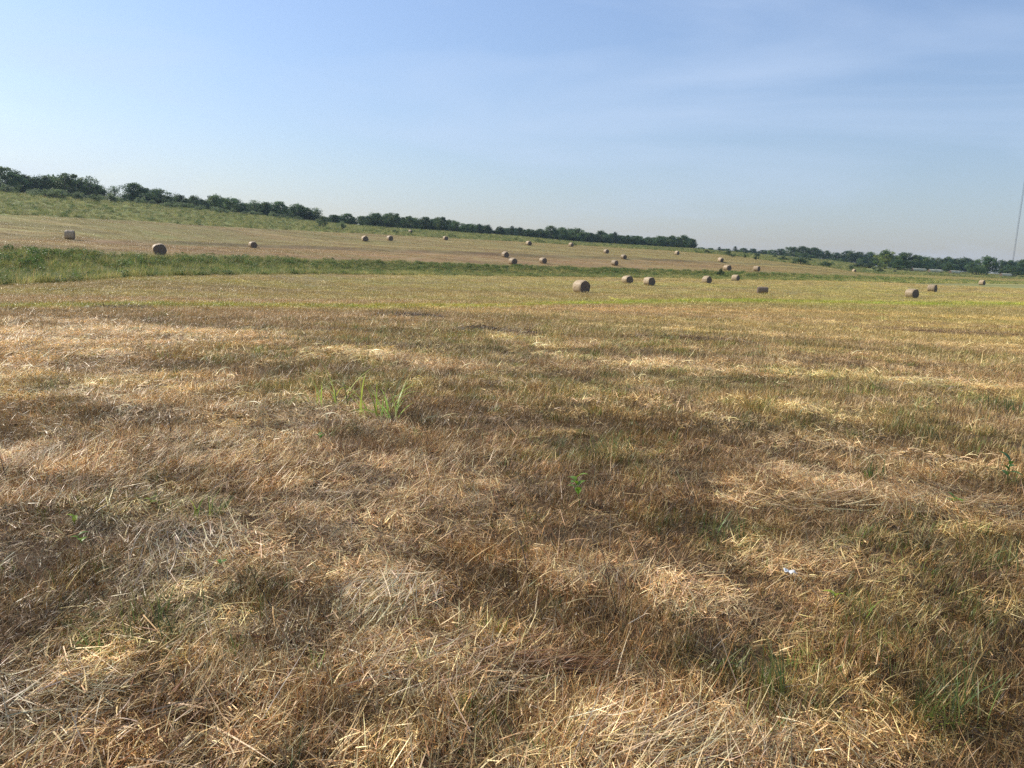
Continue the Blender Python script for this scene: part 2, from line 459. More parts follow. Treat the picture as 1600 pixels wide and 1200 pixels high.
def scatter(name, coll, pts, rot, scl, idx, tint):
    me = bpy.data.meshes.new(name)
    n = len(pts)
    me.vertices.add(n); me.vertices.foreach_set('co', np.asarray(pts, np.float32).ravel())
    for nm, ty, arr, key in (('rot', 'FLOAT_VECTOR', rot, 'vector'), ('scl', 'FLOAT_VECTOR', scl, 'vector'), ('idx', 'INT', idx, 'value')):
        at = me.attributes.new(nm, ty, 'POINT'); at.data.foreach_set(key, np.asarray(arr, np.int32 if ty == 'INT' else np.float32).ravel())
    at = me.attributes.new('tint', 'FLOAT_COLOR', 'POINT')
    c = np.ones((n, 4), np.float32); c[:, :3] = tint
    at.data.foreach_set('color', c.ravel())
    o = put(name, me)
    g = bpy.data.node_groups.new(name + '_scatter', 'GeometryNodeTree')
    g.interface.new_socket('Geometry', in_out='INPUT', socket_type='NodeSocketGeometry')
    g.interface.new_socket('Geometry', in_out='OUTPUT', socket_type='NodeSocketGeometry')
    N, Lk = g.nodes, g.links
    gi = N.new('NodeGroupInput'); go = N.new('NodeGroupOutput')
    ci = N.new('GeometryNodeCollectionInfo'); ci.inputs['Collection'].default_value = coll
    ci.inputs['Separate Children'].default_value = True; ci.inputs['Reset Children'].default_value = True
    ip = N.new('GeometryNodeInstanceOnPoints'); ip.inputs['Pick Instance'].default_value = True
    def na(nm, ty):
        q = N.new('GeometryNodeInputNamedAttribute'); q.data_type = ty; q.inputs['Name'].default_value = nm; return q.outputs['Attribute']
    er = N.new('FunctionNodeEulerToRotation')
    Lk.new(na('rot', 'FLOAT_VECTOR'), er.inputs[0]); Lk.new(er.outputs[0], ip.inputs['Rotation'])
    Lk.new(na('scl', 'FLOAT_VECTOR'), ip.inputs['Scale']); Lk.new(na('idx', 'INT'), ip.inputs['Instance Index'])
    Lk.new(gi.outputs[0], ip.inputs['Points']); Lk.new(ci.outputs[0], ip.inputs['Instance']); Lk.new(ip.outputs[0], go.inputs[0])
    md = o.modifiers.new('scatter', 'NODES'); md.node_group = g
    return o

def jitter(c, n, s=0.18):
    c = np.asarray(c, float)
    return np.clip(c * (1 + rng.normal(0, s, (n, 1))) * (1 + rng.normal(0, s * 0.3, (n, 3))), 0.004, 0.9)

STRAW = np.array([0.69, 0.535, 0.305]); TAN = np.array([0.43, 0.285, 0.115]); BROWN = np.array([0.22, 0.122, 0.050]); DARK = np.array([0.060, 0.037, 0.019])
OLIVE = np.array([0.20, 0.185, 0.06]); GREEN = np.array([0.12, 0.185, 0.035])

def pick(cols, probs, n):
    k = rng.choice(len(cols), n, p=np.array(probs) / sum(probs))
    return jitter(np.array(cols)[k], n, 0.2)

# k widens a tuft for use farther off: more ground, slightly longer and broader blades
def disc(n, rad):
    a = rng.uniform(0, 2 * math.pi, n); q = rad * np.sqrt(rng.uniform(0, 1, n))
    return a, np.stack([q * np.cos(a), q * np.sin(a), np.full(n, -0.012)], 1)

def even(c, k):
    """far tufts stand for many blades each: their tones average out"""
    m = c.mean(0); return m + (c - m) / (1 + 0.30 * (k - 1))

def tuft_stubble(k=1.0):        # short standing dry grass
    n = int(75 * k ** 0.3); a, base = disc(n, 0.085 * k); j = 1 + 0.085 * (k - 1)
    return blades(base, rng.uniform(0, 6.28, n), np.abs(rng.normal(0.3, 0.3, n)), rng.normal(0.6, 0.5, n), 0.046 * j * rng.lognormal(0, 0.38, n), 0.0027 * k ** 0.8 * rng.uniform(0.6, 1.4, n),
                  even(pick([TAN, BROWN, STRAW, OLIVE, DARK], [4, 4.0, 2.6, 1.4, 2.2], n), k), 3, rng.normal(0, 0.5, n))

def tuft_thatch(k=1.0):         # flattened dry blades
    n = int(75 * k ** 0.3); a, base = disc(n, 0.10 * k); j = 1 + 0.085 * (k - 1)
    L = 0.072 * j * rng.lognormal(0, 0.42, n)
    az = rng.normal(0, 0.9, n) + np.where(rng.uniform(0, 1, n) < 0.3, rng.uniform(0, 6.28, n), 0)
    base[:, 0] -= np.sin(az) * L * 0.5; base[:, 1] -= np.cos(az) * L * 0.5; base[:, 2] = rng.uniform(0.0, 0.028, n)
    return blades(base, az, np.clip(rng.normal(1.25, 0.24, n), 0.5, 1.6), rng.normal(0.35, 0.45, n), L, 0.0031 * k ** 0.8 * rng.uniform(0.6, 1.6, n),
                  even(pick([STRAW, TAN, BROWN, STRAW * 1.2], [4, 3.2, 2.6, 1.4], n), k), 3, rng.normal(0, 0.6, n))

def tuft_fine(k=1.0):           # fine wispy dry grass
    n = int(95 * k ** 0.3); a, base = disc(n, 0.09 * k); j = 1 + 0.085 * (k - 1)
    return blades(base, rng.normal(0, 1.5, n), np.abs(rng.normal(0.45, 0.32, n)), rng.normal(0.8, 0.5, n), 0.055 * j * rng.lognormal(0, 0.38, n), 0.0019 * k ** 0.8 * rng.uniform(0.7, 1.5, n),
                  even(pick([TAN, STRAW, BROWN, OLIVE, DARK], [4, 3, 3.4, 1, 1.2], n), k), 3, rng.normal(0, 0.5, n))

def tuft_green(k=1.0):
    n = int(46 * k ** 0.3); a, base = disc(n, 0.07 * k); j = 1 + 0.085 * (k - 1)
    return blades(base, a + rng.normal(0, 0.9, n), np.abs(rng.normal(0.25, 0.25, n)), rng.normal(0.7, 0.4, n), 0.075 * j * rng.lognormal(0, 0.32, n), 0.0034 * k ** 0.8 * rng.uniform(0.6, 1.3, n),
                  even(pick([GREEN, OLIVE, GREEN * 1.3, TAN], [3, 4, 1.2, 2.4], n), k), 3, rng.normal(0, 0.4, n))

def tuft_stalk(k=1.0):          # a few stiff stalks and long stems
    n = int(10 * k ** 0.5); a, base = disc(n, 0.10 * k); j = 1 + 0.085 * (k - 1)
    base[:, 2] = 0.004
    return blades(base, rng.uniform(0, 6.28, n), np.abs(rng.normal(0.95, 0.5, n)), rng.normal(0.2, 0.3, n), 0.12 * j * rng.lognormal(0, 0.42, n), 0.0033 * k ** 0.8 * rng.uniform(0.6, 1.3, n),
                  even(pick([STRAW, TAN, DARK, BROWN], [3, 2, 1.2, 2], n), k), 4, rng.normal(0, 0.5, n))

NV = 4
LOD = (1.0, 2.0, 4.5, 10.0)
tufts = []
for k_ in LOD:
    for fn in (tuft_stubble, tuft_thatch, tuft_fine, tuft_green, tuft_stalk):
        for _ in range(NV):
            tufts.append(raw_mesh('dry_tuft', *fn(k_)))
near_coll = source_collection('dry_tuft', tufts, MAT_BLADE)

def px_line(pts):
    """distance, by bearing, of a line on the ground seen in the photograph"""
    A, D = [], []
    for (x, y) in pts:
        p, d = ground_at(x, y, 5, 190); A.append(math.atan2(p[0], p[1])); D.append(d)
    return lambda az: np.interp(az, A, D)
GREEN_LINE = px_line([(-100, 483), (150, 478), (350, 478), (560, 480), (760, 479), (950, 474), (1300, 473), (1600, 476), (1700, 478)])
TAN_LINE = px_line([(-100, 500), (400, 488), (800, 487), (1000, 486), (1300, 489), (1600, 500), (1700, 505)])

def wedge(n, r0, r1, half=0.74):
    """random points between two distances, a little wider than the view"""
    r = np.sqrt(rng.uniform(r0 * r0, r1 * r1, n)); a = rng.uniform(-half, half, n)
    return r * np.sin(a), r * np.cos(a)

SWATH = [([(20, 525), (120, 555), (230, 590), (330, 640), (450, 720), (560, 800)], 0.38), ([(740, 515), (820, 535), (930, 565), (1080, 578), (1300, 590), (1600, 608)], 0.34),
         ([(0, 640), (150, 690), (290, 760), (400, 850)], 0.22), ([(560, 545), (700, 575), (850, 605), (1000, 625), (1250, 640)], 0.28), ([(1180, 760), (1350, 780), (1500, 810), (1600, 830)], 0.22),
         ([(0, 500), (200, 512), (420, 535), (600, 565)], 0.6), ([(900, 508), (1200, 525), (1600, 545)], 0.6)]
TRACK = [([(600, 520), (800, 555), (1000, 590), (1300, 620), (1600, 640)], 0.25), ([(150, 497), (400, 515), (700, 548), (900, 585)], 0.35), ([(0, 600), (200, 645), (380, 700), (560, 790)], 0.18),
         ([(700, 500), (1000, 515), (1300, 545), (1600, 575)], 0.4)]
def line_field(lst, x, y):
    w = np.zeros_like(x)
    wob = 0.5 * (fbm(x / 1.5, y / 1.5, 151, 2) - 0.5)
    for pts, hw in lst:
        P_ = [ground_at(px, py, 1.2, 120)[0][:2] for (px, py) in pts]
        d = np.full(x.shape, 1e9)
        for A, B in zip(P_[:-1], P_[1:]):
            e = B - A; t = np.clip(((x - A[0]) * e[0] + (y - A[1]) * e[1]) / (e @ e), 0, 1)
            d = np.minimum(d, np.hypot(x - A[0] - t * e[0], y - A[1] - t * e[1]))
        w = np.maximum(w, np.exp(-((d + wob * hw * 2) / hw) ** 2) * (0.35 + 0.65 * sm(0.3, 0.6, fbm(x / 1.2, y / 1.2, 153, 2))))
    return w

def near_field():
    P, R, S, I, T = [], [], [], [], []
    for (r0, r1, dens, sx, lod) in ((1.1, 4.0, 300, 1.0, 0), (4.0, 7.0, 230, 1.1, 0), (7.0, 11, 85, 0.85, 1), (11, 18, 50, 1.1, 1), (18, 30, 17, 0.9, 2), (30, 55, 9, 1.2, 2), (55, 90, 2.4, 1.0, 3), (90, 200, 1.1, 1.3, 3)):
        half = 1.15 if r1 <= 7 else 0.92 if r1 <= 18 else 0.80
        n = int(dens * half * (r1 * r1 - r0 * r0))
        x, y = wedge(n, r0, r1, half)
        reg = regions(x, y)
        ok = reg == 0; x = x[ok]; y = y[ok]; n = len(x)
        r = np.hypot(x, y)
        pale = patch_field(PALE, x, y); grn = patch_field(GREENP, x, y); rust = patch_field(RUST, x, y)
        nf = sm(26, 7, r) * 0.75 + 0.25
        pale = np.clip(pale * 0.8 + 0.18 * nf * sm(0.58, 0.72, fbm(x / 0.8, y / 1.6, 80, 3)), 0, 1)
        grn = np.clip(grn * 0.65 + 0.22 * nf * sm(0.58, 0.72, fbm(x / 1.1 + 9, y / 1.1, 90, 3)), 0, 1) * (1 - 0.7 * pale)
        rust = np.clip(rust * 0.5 + 0.22 * nf * sm(0.56, 0.72, fbm(x / 1.0 - 5, y / 1.0, 95, 3)), 0, 1) * (1 - pale)
        pale = np.maximum(pale, 0.85 * line_field(SWATH, x, y)); track = line_field(TRACK, x, y)
        gline = np.exp(-((r - GREEN_LINE(np.arctan2(x, y))) / (r * 0.05 + 0.4)) ** 2)
        grn = np.maximum(grn, 0.75 * gline); pale = pale * (1 - 0.8 * gline)
        w = np.stack([1.0 - 0.6 * pale, 0.10 + 1.7 * pale, 0.75 - 0.3 * pale, 0.03 + 0.75 * grn, 0.07 + 0.05 * pale], 1)
        w /= w.sum(1, keepdims=True)
        u = rng.uniform(0, 1, n)[:, None]
        kind = np.clip((u > np.cumsum(w, 1)).sum(1), 0, 4)
        idx = lod * 5 * NV + kind * NV + rng.integers(0, NV, n)
        flow = (fbm(x / 1.3, y / 1.3, 70, 2) - 0.5) * 11
        rz = np.where((kind == 1) | (kind == 2), flow + rng.normal(0, 0.8, n), rng.uniform(0, 6.28, n))
        rot = np.stack([rng.normal(0, 0.10, n), rng.normal(0, 0.10, n), rz], 1)
        s = sx * rng.uniform(0.75, 1.3, n)
        hz = rng.uniform(0.65, 1.35, n) * (0.7 + 0.7 * sm(0.25, 0.8, fbm(x / 0.5, y / 0.5, 77, 3)))
        scl = np.stack([s, s, hz], 1)
        st = fbm(x / 16, y / 3.5, 101, 4)
        val = (rng.lognormal(-0.03, 0.10 + 0.08 * nf, n) * (1 + nf * (0.70 + 0.62 * sm(0.25, 0.78, fbm(x / 0.28, y / 0.28, 99, 3)) - 1)) * (1 + (1 - nf) * 0.5 * (st - 0.5)))[:, None]
        tint = np.ones((n, 3)) * val
        tint *= 1 + rust[:, None] * (np.array([0.80, 0.66, 0.50]) - 1) * 0.85
        tint *= 1 + (grn * (kind != 3))[:, None] * (np.array([0.78, 0.88, 0.55]) - 1) * 0.7
        tint *= 1 + pale[:, None] * (np.array([1.22, 1.23, 1.26]) - 1)
        # the mown field turns yellower with distance
        t = sm(14, 40, r)[:, None]
        gy_ = sm(0.42, 0.62, fbm(x / 22 + 3, y / 7, 103, 3))[:, None]
        tint *= 1 + t * (np.array([1.0, 0.98, 0.92]) * (1 - gy_) + np.array([0.96, 1.03, 0.78]) * gy_ - 1)
        az_ = np.arctan2(x, y)
        # mowing rows sweeping across the field
        v = y - 0.10 * x + 0.010 * x * x / (1 + 0.02 * r) + 0.8 * fbm(x / 12, y / 12, 107, 2)
        tint *= (1 - 0.34 * sm(4.5, 9, r) * ((0.5 + 0.5 * np.sin(v * 2 * math.pi / 3.4)) ** 4 - 0.27) * sm(0.25, 0.55, fbm(x / 9, y / 5, 109, 2)) + 0.10 * sm(12, 25, r) * np.sin(v * 2 * math.pi / 7.0))[:, None]
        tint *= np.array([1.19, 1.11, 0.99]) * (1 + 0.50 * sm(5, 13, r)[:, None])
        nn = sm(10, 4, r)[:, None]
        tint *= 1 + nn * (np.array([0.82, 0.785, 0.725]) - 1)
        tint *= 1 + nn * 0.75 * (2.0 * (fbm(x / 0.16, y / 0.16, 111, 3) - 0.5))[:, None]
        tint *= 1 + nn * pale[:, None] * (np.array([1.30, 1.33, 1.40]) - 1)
        tint *= 1 + sm(40, 60, r)[:, None] * (np.array([0.90, 1.0, 0.86]) - 1)
        tint = np.clip(tint, 0.12, 2.2)
        tint *= 1 - 0.30 * track[:, None]
        lw = r * 0.06 + 0.5
        gl = np.exp(-((r - GREEN_LINE(az_)) / lw) ** 2)[:, None]; tlw = np.exp(-((r - TAN_LINE(az_)) / lw) ** 2)[:, None] * sm(-0.25, 0.1, az_)[:, None]
        tint *= 1 + gl * (np.array([1.06, 1.30, 0.52]) - 1)
        tint *= 1 + tlw * (np.array([1.2, 1.14, 1.05]) - 1)
        tint *= 1 + sm(85, 130, r)[:, None] * (np.array([1.12, 1.12, 1.08]) - 1)
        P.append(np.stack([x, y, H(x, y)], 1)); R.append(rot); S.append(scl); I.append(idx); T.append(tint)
    return [np.concatenate(q) for q in (P, R, S, I, T)]

P, R, S, I, T = near_field()
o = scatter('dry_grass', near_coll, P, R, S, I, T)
tag(o, 'short dry brown and straw coloured grass covering the near field', 'grass', kind='stuff')

# stubble of the far hillside
n = 46000
r = np.sqrt(rng.uniform(85 ** 2, 385 ** 2, n)); a = rng.uniform(-0.70, 0.66, n)
x, y = r * np.sin(a), r * np.cos(a)
k = regions(x, y) == 2
x, y, r, a = x[k], y[k], r[k], a[k]; n = len(x)
n2h = fbm(x / 60, y / 25, 22, 3); rt = sm(-0.2, 0.5, a); bel = sm(8, -10, r - te_d(a))
mixh = np.clip(bel * 0.85 + (n2h - 0.5) * 1.2 + 0.12 - rt * 0.55, 0, 1)[:, None]
hc = np.array([0.98, 1.0, 0.80]) * (1 - mixh) + np.array([1.02, 0.93, 0.79]) * mixh
hc = hc * (1 - 0.6 * sm(0.22, 0.52, a)[:, None]) + np.array([0.80, 0.95, 0.62]) * 0.6 * sm(0.22, 0.52, a)[:, None]
rowp = (r - te_d(a)) + 2.5 * fbm(x / 30, y / 30, 141, 2)
hc = hc * (1 + 0.16 * np.sin(rowp * 2 * math.pi / 11.0) * sm(0.3, 0.6, fbm(x / 40, y / 12, 143, 2)) + 0.5 * (fbm(x / 25, y / 6, 145, 3) - 0.5))[:, None]
hc = hc * rng.lognormal(0, 0.10, n)[:, None] * np.array([1.42, 1.42, 1.30])
tr = np.exp(-((r - te_d(a) + 2) / 3.0) ** 2)[:, None] * (sm(-0.52, -0.4, a) * sm(0.4, 0.3, a))[:, None]
hc = hc * (1 - 0.42 * tr)
kd = rng.choice([0, 2], n, p=[0.6, 0.4])
sxy = rng.uniform(1.2, 1.9, n)
o = scatter('hill_stubble', near_coll, np.stack([x, y, H(x, y)], 1), np.stack([np.zeros(n), np.zeros(n), rng.uniform(0, 6.28, n)], 1),
            np.stack([sxy, sxy, rng.uniform(0.7, 1.4, n)], 1), 3 * 5 * NV + kd * NV + rng.integers(0, NV, n), hc)
tag(o, 'short straw brown stubble on the mown far hillside', 'stubble', kind='stuff')

# --- tall growth of the strip, the rough slope and the far margins
def tuft_tall(n=46, rad=0.38, hgt=0.8, wid=0.022, cols=None):
    a = rng.uniform(0, 2 * math.pi, n); q = rad * np.sqrt(rng.uniform(0, 1, n))
    base = np.stack([q * np.cos(a), q * np.sin(a), np.full(n, -0.05)], 1)
    return blades(base, rng.uniform(0, 6.28, n), np.abs(rng.normal(0.2, 0.18, n)), rng.normal(0.5, 0.4, n), hgt * rng.lognormal(0, 0.22, n), wid * rng.uniform(0.6, 1.4, n), cols(n), 3, rng.normal(0, 0.5, n))

def leaf_quads(pts, size, col, upbias=0.35):
    n = len(pts)
    nr = rng.normal(0, 1, (n, 3)); nr[:, 2] += upbias * 2; nr /= np.linalg.norm(nr, axis=1)[:, None]
    t = np.cross(nr, rng.normal(0, 1, (n, 3))); t /= np.linalg.norm(t, axis=1)[:, None]
    b = np.cross(nr, t)
    s = size * rng.uniform(0.6, 1.4, n)[:, None]
    V = np.stack([pts - t * s, pts - b * s * 0.55 + nr * s * 0.15, pts + t * s, pts + b * s * 0.55 + nr * s * 0.15], 1)
    F_ = np.arange(n * 4).reshape(n, 4)
    return V.reshape(-1, 3), F_, np.repeat(col, 4, 0)

def tuft_weed(n=110, hgt=0.9):
    q = rng.normal(0, 1, (n, 3)); q /= np.linalg.norm(q, axis=1)[:, None]
    q *= rng.uniform(0.4, 1, n)[:, None] ** 0.5
    pts = q * np.array([0.42, 0.42, hgt / 2]) + np.array([0, 0, hgt / 2])
    return leaf_quads(pts, 0.075, pick([np.array([0.085, 0.14, 0.035]), np.array([0.13, 0.19, 0.05]), np.array([0.06, 0.10, 0.03])], [3, 2, 2], n))

GA = lambda n: pick([np.array([0.135, 0.18, 0.05]), np.array([0.20, 0.23, 0.065]), np.array([0.085, 0.125, 0.038]), np.array([0.26, 0.22, 0.10])], [4, 3, 2.2, 1.2], n)
GB = lambda n: pick([np.array([0.27, 0.29, 0.095]), np.array([0.36, 0.335, 0.135]), np.array([0.18, 0.21, 0.065]), np.array([0.40, 0.32, 0.16])], [4, 3, 2, 1.2], n)
talls = [raw_mesh('tall_tuft', *tuft_tall(cols=GA)) for _ in range(4)] + [raw_mesh('tall_tuft', *tuft_weed()) for _ in range(3)] + [raw_mesh('tall_tuft', *tuft_tall(cols=GB, hgt=0.75)) for _ in range(4)]
tall_coll = source_collection('tall_tuft', talls, MAT_TALL)

def grow(name, x, y, w_kinds, hscale, wscale, tint, label):
    n = len(x)
    w = np.asarray(w_kinds, float); w = w / w.sum(1, keepdims=True)
    kind = np.clip((rng.uniform(0, 1, n)[:, None] > np.cumsum(w, 1)).sum(1), 0, 2)
    idx = np.where(kind == 0, rng.integers(0, 4, n), np.where(kind == 1, 4 + rng.integers(0, 3, n), 7 + rng.integers(0, 4, n)))
    rot = np.stack([rng.normal(0, 0.1, n), rng.normal(0, 0.1, n), rng.uniform(0, 6.28, n)], 1)
    sx = wscale * rng.uniform(0.8, 1.35, n)
    scl = np.stack([sx, sx, hscale * rng.uniform(0.7, 1.25, n)], 1)
    o = scatter(name, tall_coll, np.stack([x, y, H(x, y)], 1), rot, scl, idx, tint)
    return tag(o, label, 'grass', kind='stuff')

# green strip along the draw
n = 60000
r = np.sqrt(rng.uniform(55 ** 2, 330 ** 2, n * 5)); a = rng.uniform(-0.80, 0.80, n * 5)
x, y = r * np.sin(a), r * np.cos(a)
k = regions(x, y) == 1
x, y, r, a = x[k][:34000], y[k][:34000], r[k][:34000], a[k][:34000]
tt = np.clip((r - bn_d(a)) / (bf_d(a) - bn_d(a)), 0, 1)
g = fbm(x / 9, y / 9, 120, 3); g2 = fbm(x / 3, y / 3, 122, 3)
yel = sm(0.5, 0.68, g) * sm(0.95, 0.5, tt)
wk = np.stack([1 - 0.5 * yel, 0.12 + 0.7 * sm(0.45, 0.8, tt) * sm(0.42, 0.62, g2), 0.45 + 1.6 * yel + 0.7 * sm(0.15, 0.5, a)], 1)
tint = np.ones((len(x), 3)) * (0.85 + 0.4 * g2)[:, None] * rng.lognormal(0, 0.12, len(x))[:, None]
tint *= np.array([1.55, 1.40, 1.24]) * (1 + 0.25 * sm(0.10, 0.5, a)[:, None])
grow('tall_grass', x, y, wk, (0.45 + 1.0 * g2 * (0.6 + 0.5 * g)) * (0.60 + 0.32 * sm(-0.1, -0.5, a)), 1.1, tint, 'tall green grass and weeds growing along the unmown draw')

# rough slope and margins above the mown hill
n = 46000
r = np.sqrt(rng.uniform(190 ** 2, 560 ** 2, n * 3)); a = rng.uniform(-0.78, 0.78, n * 3)
x, y = r * np.sin(a), r * np.cos(a)
k = (regions(x, y) == 3) & (r < tb_d(a) + 25) & ~((a > 0.42) & (r > 405) & (r < 436)) & (rng.uniform(0, 1, len(r)) < np.where(r - ft_d(a) < 6, 1.0, 0.75))
x, y, r, a = x[k], y[k], r[k], a[k]
g = fbm(x / 14, y / 14, 130, 3); g2 = fbm(x / 4, y / 4, 132, 3)
wk = np.stack([0.35 + 0.5 * sm(0.5, 0.65, g), 0.05 + 0.25 * sm(0.55, 0.7, g2), 1.0 + 0 * g], 1)
tint = np.ones((len(x), 3)) * (0.85 + 0.5 * g2)[:, None] * rng.lognormal(0, 0.12, len(x))[:, None] * np.array([1.15, 1.1, 1.0])
grow('rough_grass', x, y, wk, 0.55 + 0.45 * g2, 1.5, tint, 'rough yellow green grass on the unmown slope below the trees')

# ------------------------------------------------------------------ hay bales
def wrap_mat():
    m, nt, out = new_mat('bale_net_wrap'); N, Lk = nt.nodes, nt.links
    tcn = N.new('ShaderNodeTexCoord')
    mpn = N.new('ShaderNodeMapping'); mpn.inputs['Scale'].default_value = (14, 1.6, 1.6)
    Lk.new(tcn.outputs['Object'], mpn.inputs['Vector'])
    n = N.new('ShaderNodeTexNoise'); n.inputs['Scale'].default_value = 1.6; n.inputs['Detail'].default_value = 6; n.inputs['Roughness'].default_value = 0.7
    Lk.new(mpn.outputs['Vector'], n.inputs['Vector'])
    n2 = N.new('ShaderNodeTexNoise'); n2.inputs['Scale'].default_value = 30; n2.inputs['Detail'].default_value = 4
    Lk.new(tcn.outputs['Object'], n2.inputs['Vector'])
    r = N.new('ShaderNodeValToRGB')
    r.color_ramp.elements[0].position = 0.3; r.color_ramp.elements[0].color = (0.25, 0.165, 0.085, 1)
    r.color_ramp.elements[1].position = 0.72; r.color_ramp.elements[1].color = (0.60, 0.46, 0.28, 1)
    Lk.new(n.outputs['Fac'], r.inputs['Fac'])
    mxn = N.new('ShaderNodeMix'); mxn.data_type = 'RGBA'; mxn.blend_type = 'MULTIPLY'; mxn.inputs['Factor'].default_value = 0.6
    Lk.new(r.outputs['Color'], mxn.inputs['A']); Lk.new(n2.outputs['Fac'], mxn.inputs['B'])
    oi = N.new('ShaderNodeObjectInfo'); mr = N.new('ShaderNodeMapRange'); mr.inputs['To Min'].default_value = 1.25; mr.inputs['To Max'].default_value = 1.85
    Lk.new(oi.outputs['Random'], mr.inputs['Value'])
    hs = N.new('ShaderNodeHueSaturation'); Lk.new(mxn.outputs['Result'], hs.inputs['Color']); Lk.new(mr.outputs['Result'], hs.inputs['Value'])
    p = N.new('ShaderNodeBsdfPrincipled'); p.inputs['Roughness'].default_value = 0.55; p.inputs['Specular IOR Level'].default_value = 0.35
    b = N.new('ShaderNodeBump'); b.inputs['Strength'].default_value = 0.7; b.inputs['Distance'].default_value = 0.03
    Lk.new(n.outputs['Fac'], b.inputs['Height']); Lk.new(b.outputs['Normal'], p.inputs['Normal'])
    Lk.new(hs.outputs['Color'], p.inputs['Base Color']); Lk.new(p.outputs[0], out.inputs['Surface'])
    return m

def end_mat():
    m, nt, out = new_mat('bale_cut_end'); N, Lk = nt.nodes, nt.links
    tcn = N.new('ShaderNodeTexCoord')
    n = N.new('ShaderNodeTexNoise'); n.inputs['Scale'].default_value = 16; n.inputs['Detail'].default_value = 6; n.inputs['Roughness'].default_value = 0.75
    Lk.new(tcn.outputs['Object'], n.inputs['Vector'])
    sx = N.new('ShaderNodeSeparateXYZ'); Lk.new(tcn.outputs['Object'], sx.inputs[0])
    cb = N.new('ShaderNodeCombineXYZ'); Lk.new(sx.outputs['Y'], cb.inputs['X'])
    sub = N.new('ShaderNodeMath'); sub.operation = 'SUBTRACT'; sub.inputs[1].default_value = 0.75; Lk.new(sx.outputs['Z'], sub.inputs[0]); Lk.new(sub.outputs[0], cb.inputs['Y'])
    w = N.new('ShaderNodeTexWave'); w.wave_type = 'RINGS'; w.rings_direction = 'Z'; w.inputs['Scale'].default_value = 3.2; w.inputs['Distortion'].default_value = 3.0; w.inputs['Detail'].default_value = 3
    Lk.new(cb.outputs[0], w.inputs['Vector'])
    mxv = N.new('ShaderNodeMath'); mxv.operation = 'MULTIPLY'; Lk.new(n.outputs['Fac'], mxv.inputs[0])
    mr = N.new('ShaderNodeMapRange'); mr.inputs['To Min'].default_value = 0.6; mr.inputs['To Max'].default_value = 1.2; Lk.new(w.outputs['Fac'], mr.inputs['Value']); Lk.new(mr.outputs['Result'], mxv.inputs[1])
    r = N.new('ShaderNodeValToRGB')
    r.color_ramp.elements[0].position = 0.2; r.color_ramp.elements[0].color = (0.07, 0.05, 0.036, 1)
    r.color_ramp.elements[1].position = 0.75; r.color_ramp.elements[1].color = (0.26, 0.19, 0.135, 1)
    Lk.new(mxv.outputs[0], r.inputs['Fac'])
    p = N.new('ShaderNodeBsdfPrincipled'); p.inputs['Roughness'].default_value = 0.85
    b = N.new('ShaderNodeBump'); b.inputs['Strength'].default_value = 0.9; b.inputs['Distance'].default_value = 0.04
    Lk.new(mxv.outputs[0], b.inputs['Height']); Lk.new(b.outputs['Normal'], p.inputs['Normal'])
    Lk.new(r.outputs['Color'], p.inputs['Base Color']); Lk.new(p.outputs[0], out.inputs['Surface'])
    return m
MAT_WRAP, MAT_END = wrap_mat(), end_mat()
BR, BL = 0.76, 1.25               # bale radius and width

def bale_meshes(seed, rings=11, seg=40):
    q = np.random.default_rng(seed)
    th = np.arange(seg) * 2 * math.pi / seg
    u = np.linspace(-1, 1, rings)
    lump = sum(q.normal(0, 0.014) * np.cos(k * th + q.uniform(0, 6.28)) for k in range(2, 7))
    V = []
    for t in u:
        rr = BR * (1 - 0.075 * abs(t) ** 6) + lump + q.normal(0, 0.010, seg) + 0.012 * math.sin(t * 11 + seed)
        z = rr * np.cos(th); z = np.where(z < -BR * 0.93, -BR * 0.93 + (z + BR * 0.93) * 0.25, z)   # flattened where it rests
        V.append(np.stack([np.full(seg, t * BL / 2), rr * np.sin(th) * (1 + 0.02 * (1 - np.cos(th)) * 0.5), z + BR * 0.945], 1))
    V = np.array(V)
    Fq = [(i * seg + j, i * seg + (j + 1) % seg, (i + 1) * seg + (j + 1) % seg, (i + 1) * seg + j) for i in range(rings - 1) for j in range(seg)]
    wrap = raw_mesh('net_wrap', V.reshape(-1, 3), Fq, smooth=True)
    ends = []
    for s, ring in ((-1, V[0]), (1, V[-1])):
        c = ring.mean(0); R_ = []
        nr = 9
        for k in range(nr):
            f = 1 - k / nr
            p = c + (ring - c) * f
            p[:, 0] = s * (BL / 2) + s * (0.035 * (1 - f) + 0.022 * math.sin(k * 2.3) * (k > 0) + q.normal(0, 0.010, seg) * (k > 0)) - (s * 0.0)
            R_.append(p)
        R_.append(np.repeat((c + np.array([s * 0.03, 0, 0]))[None], seg, 0) + np.stack([np.zeros(seg), 0.02 * np.sin(th), 0.02 * np.cos(th)], 1))
        A = np.array(R_).reshape(-1, 3)
        ff = [(i * seg + j, i * seg + (j + 1) % seg, (i + 1) * seg + (j + 1) % seg, (i + 1) * seg + j) for i in range(nr) for j in range(seg)]
        if s > 0: ff = [t[::-1] for t in ff]
        ends.append(raw_mesh('end_face', A, ff, smooth=True))
    return wrap, ends

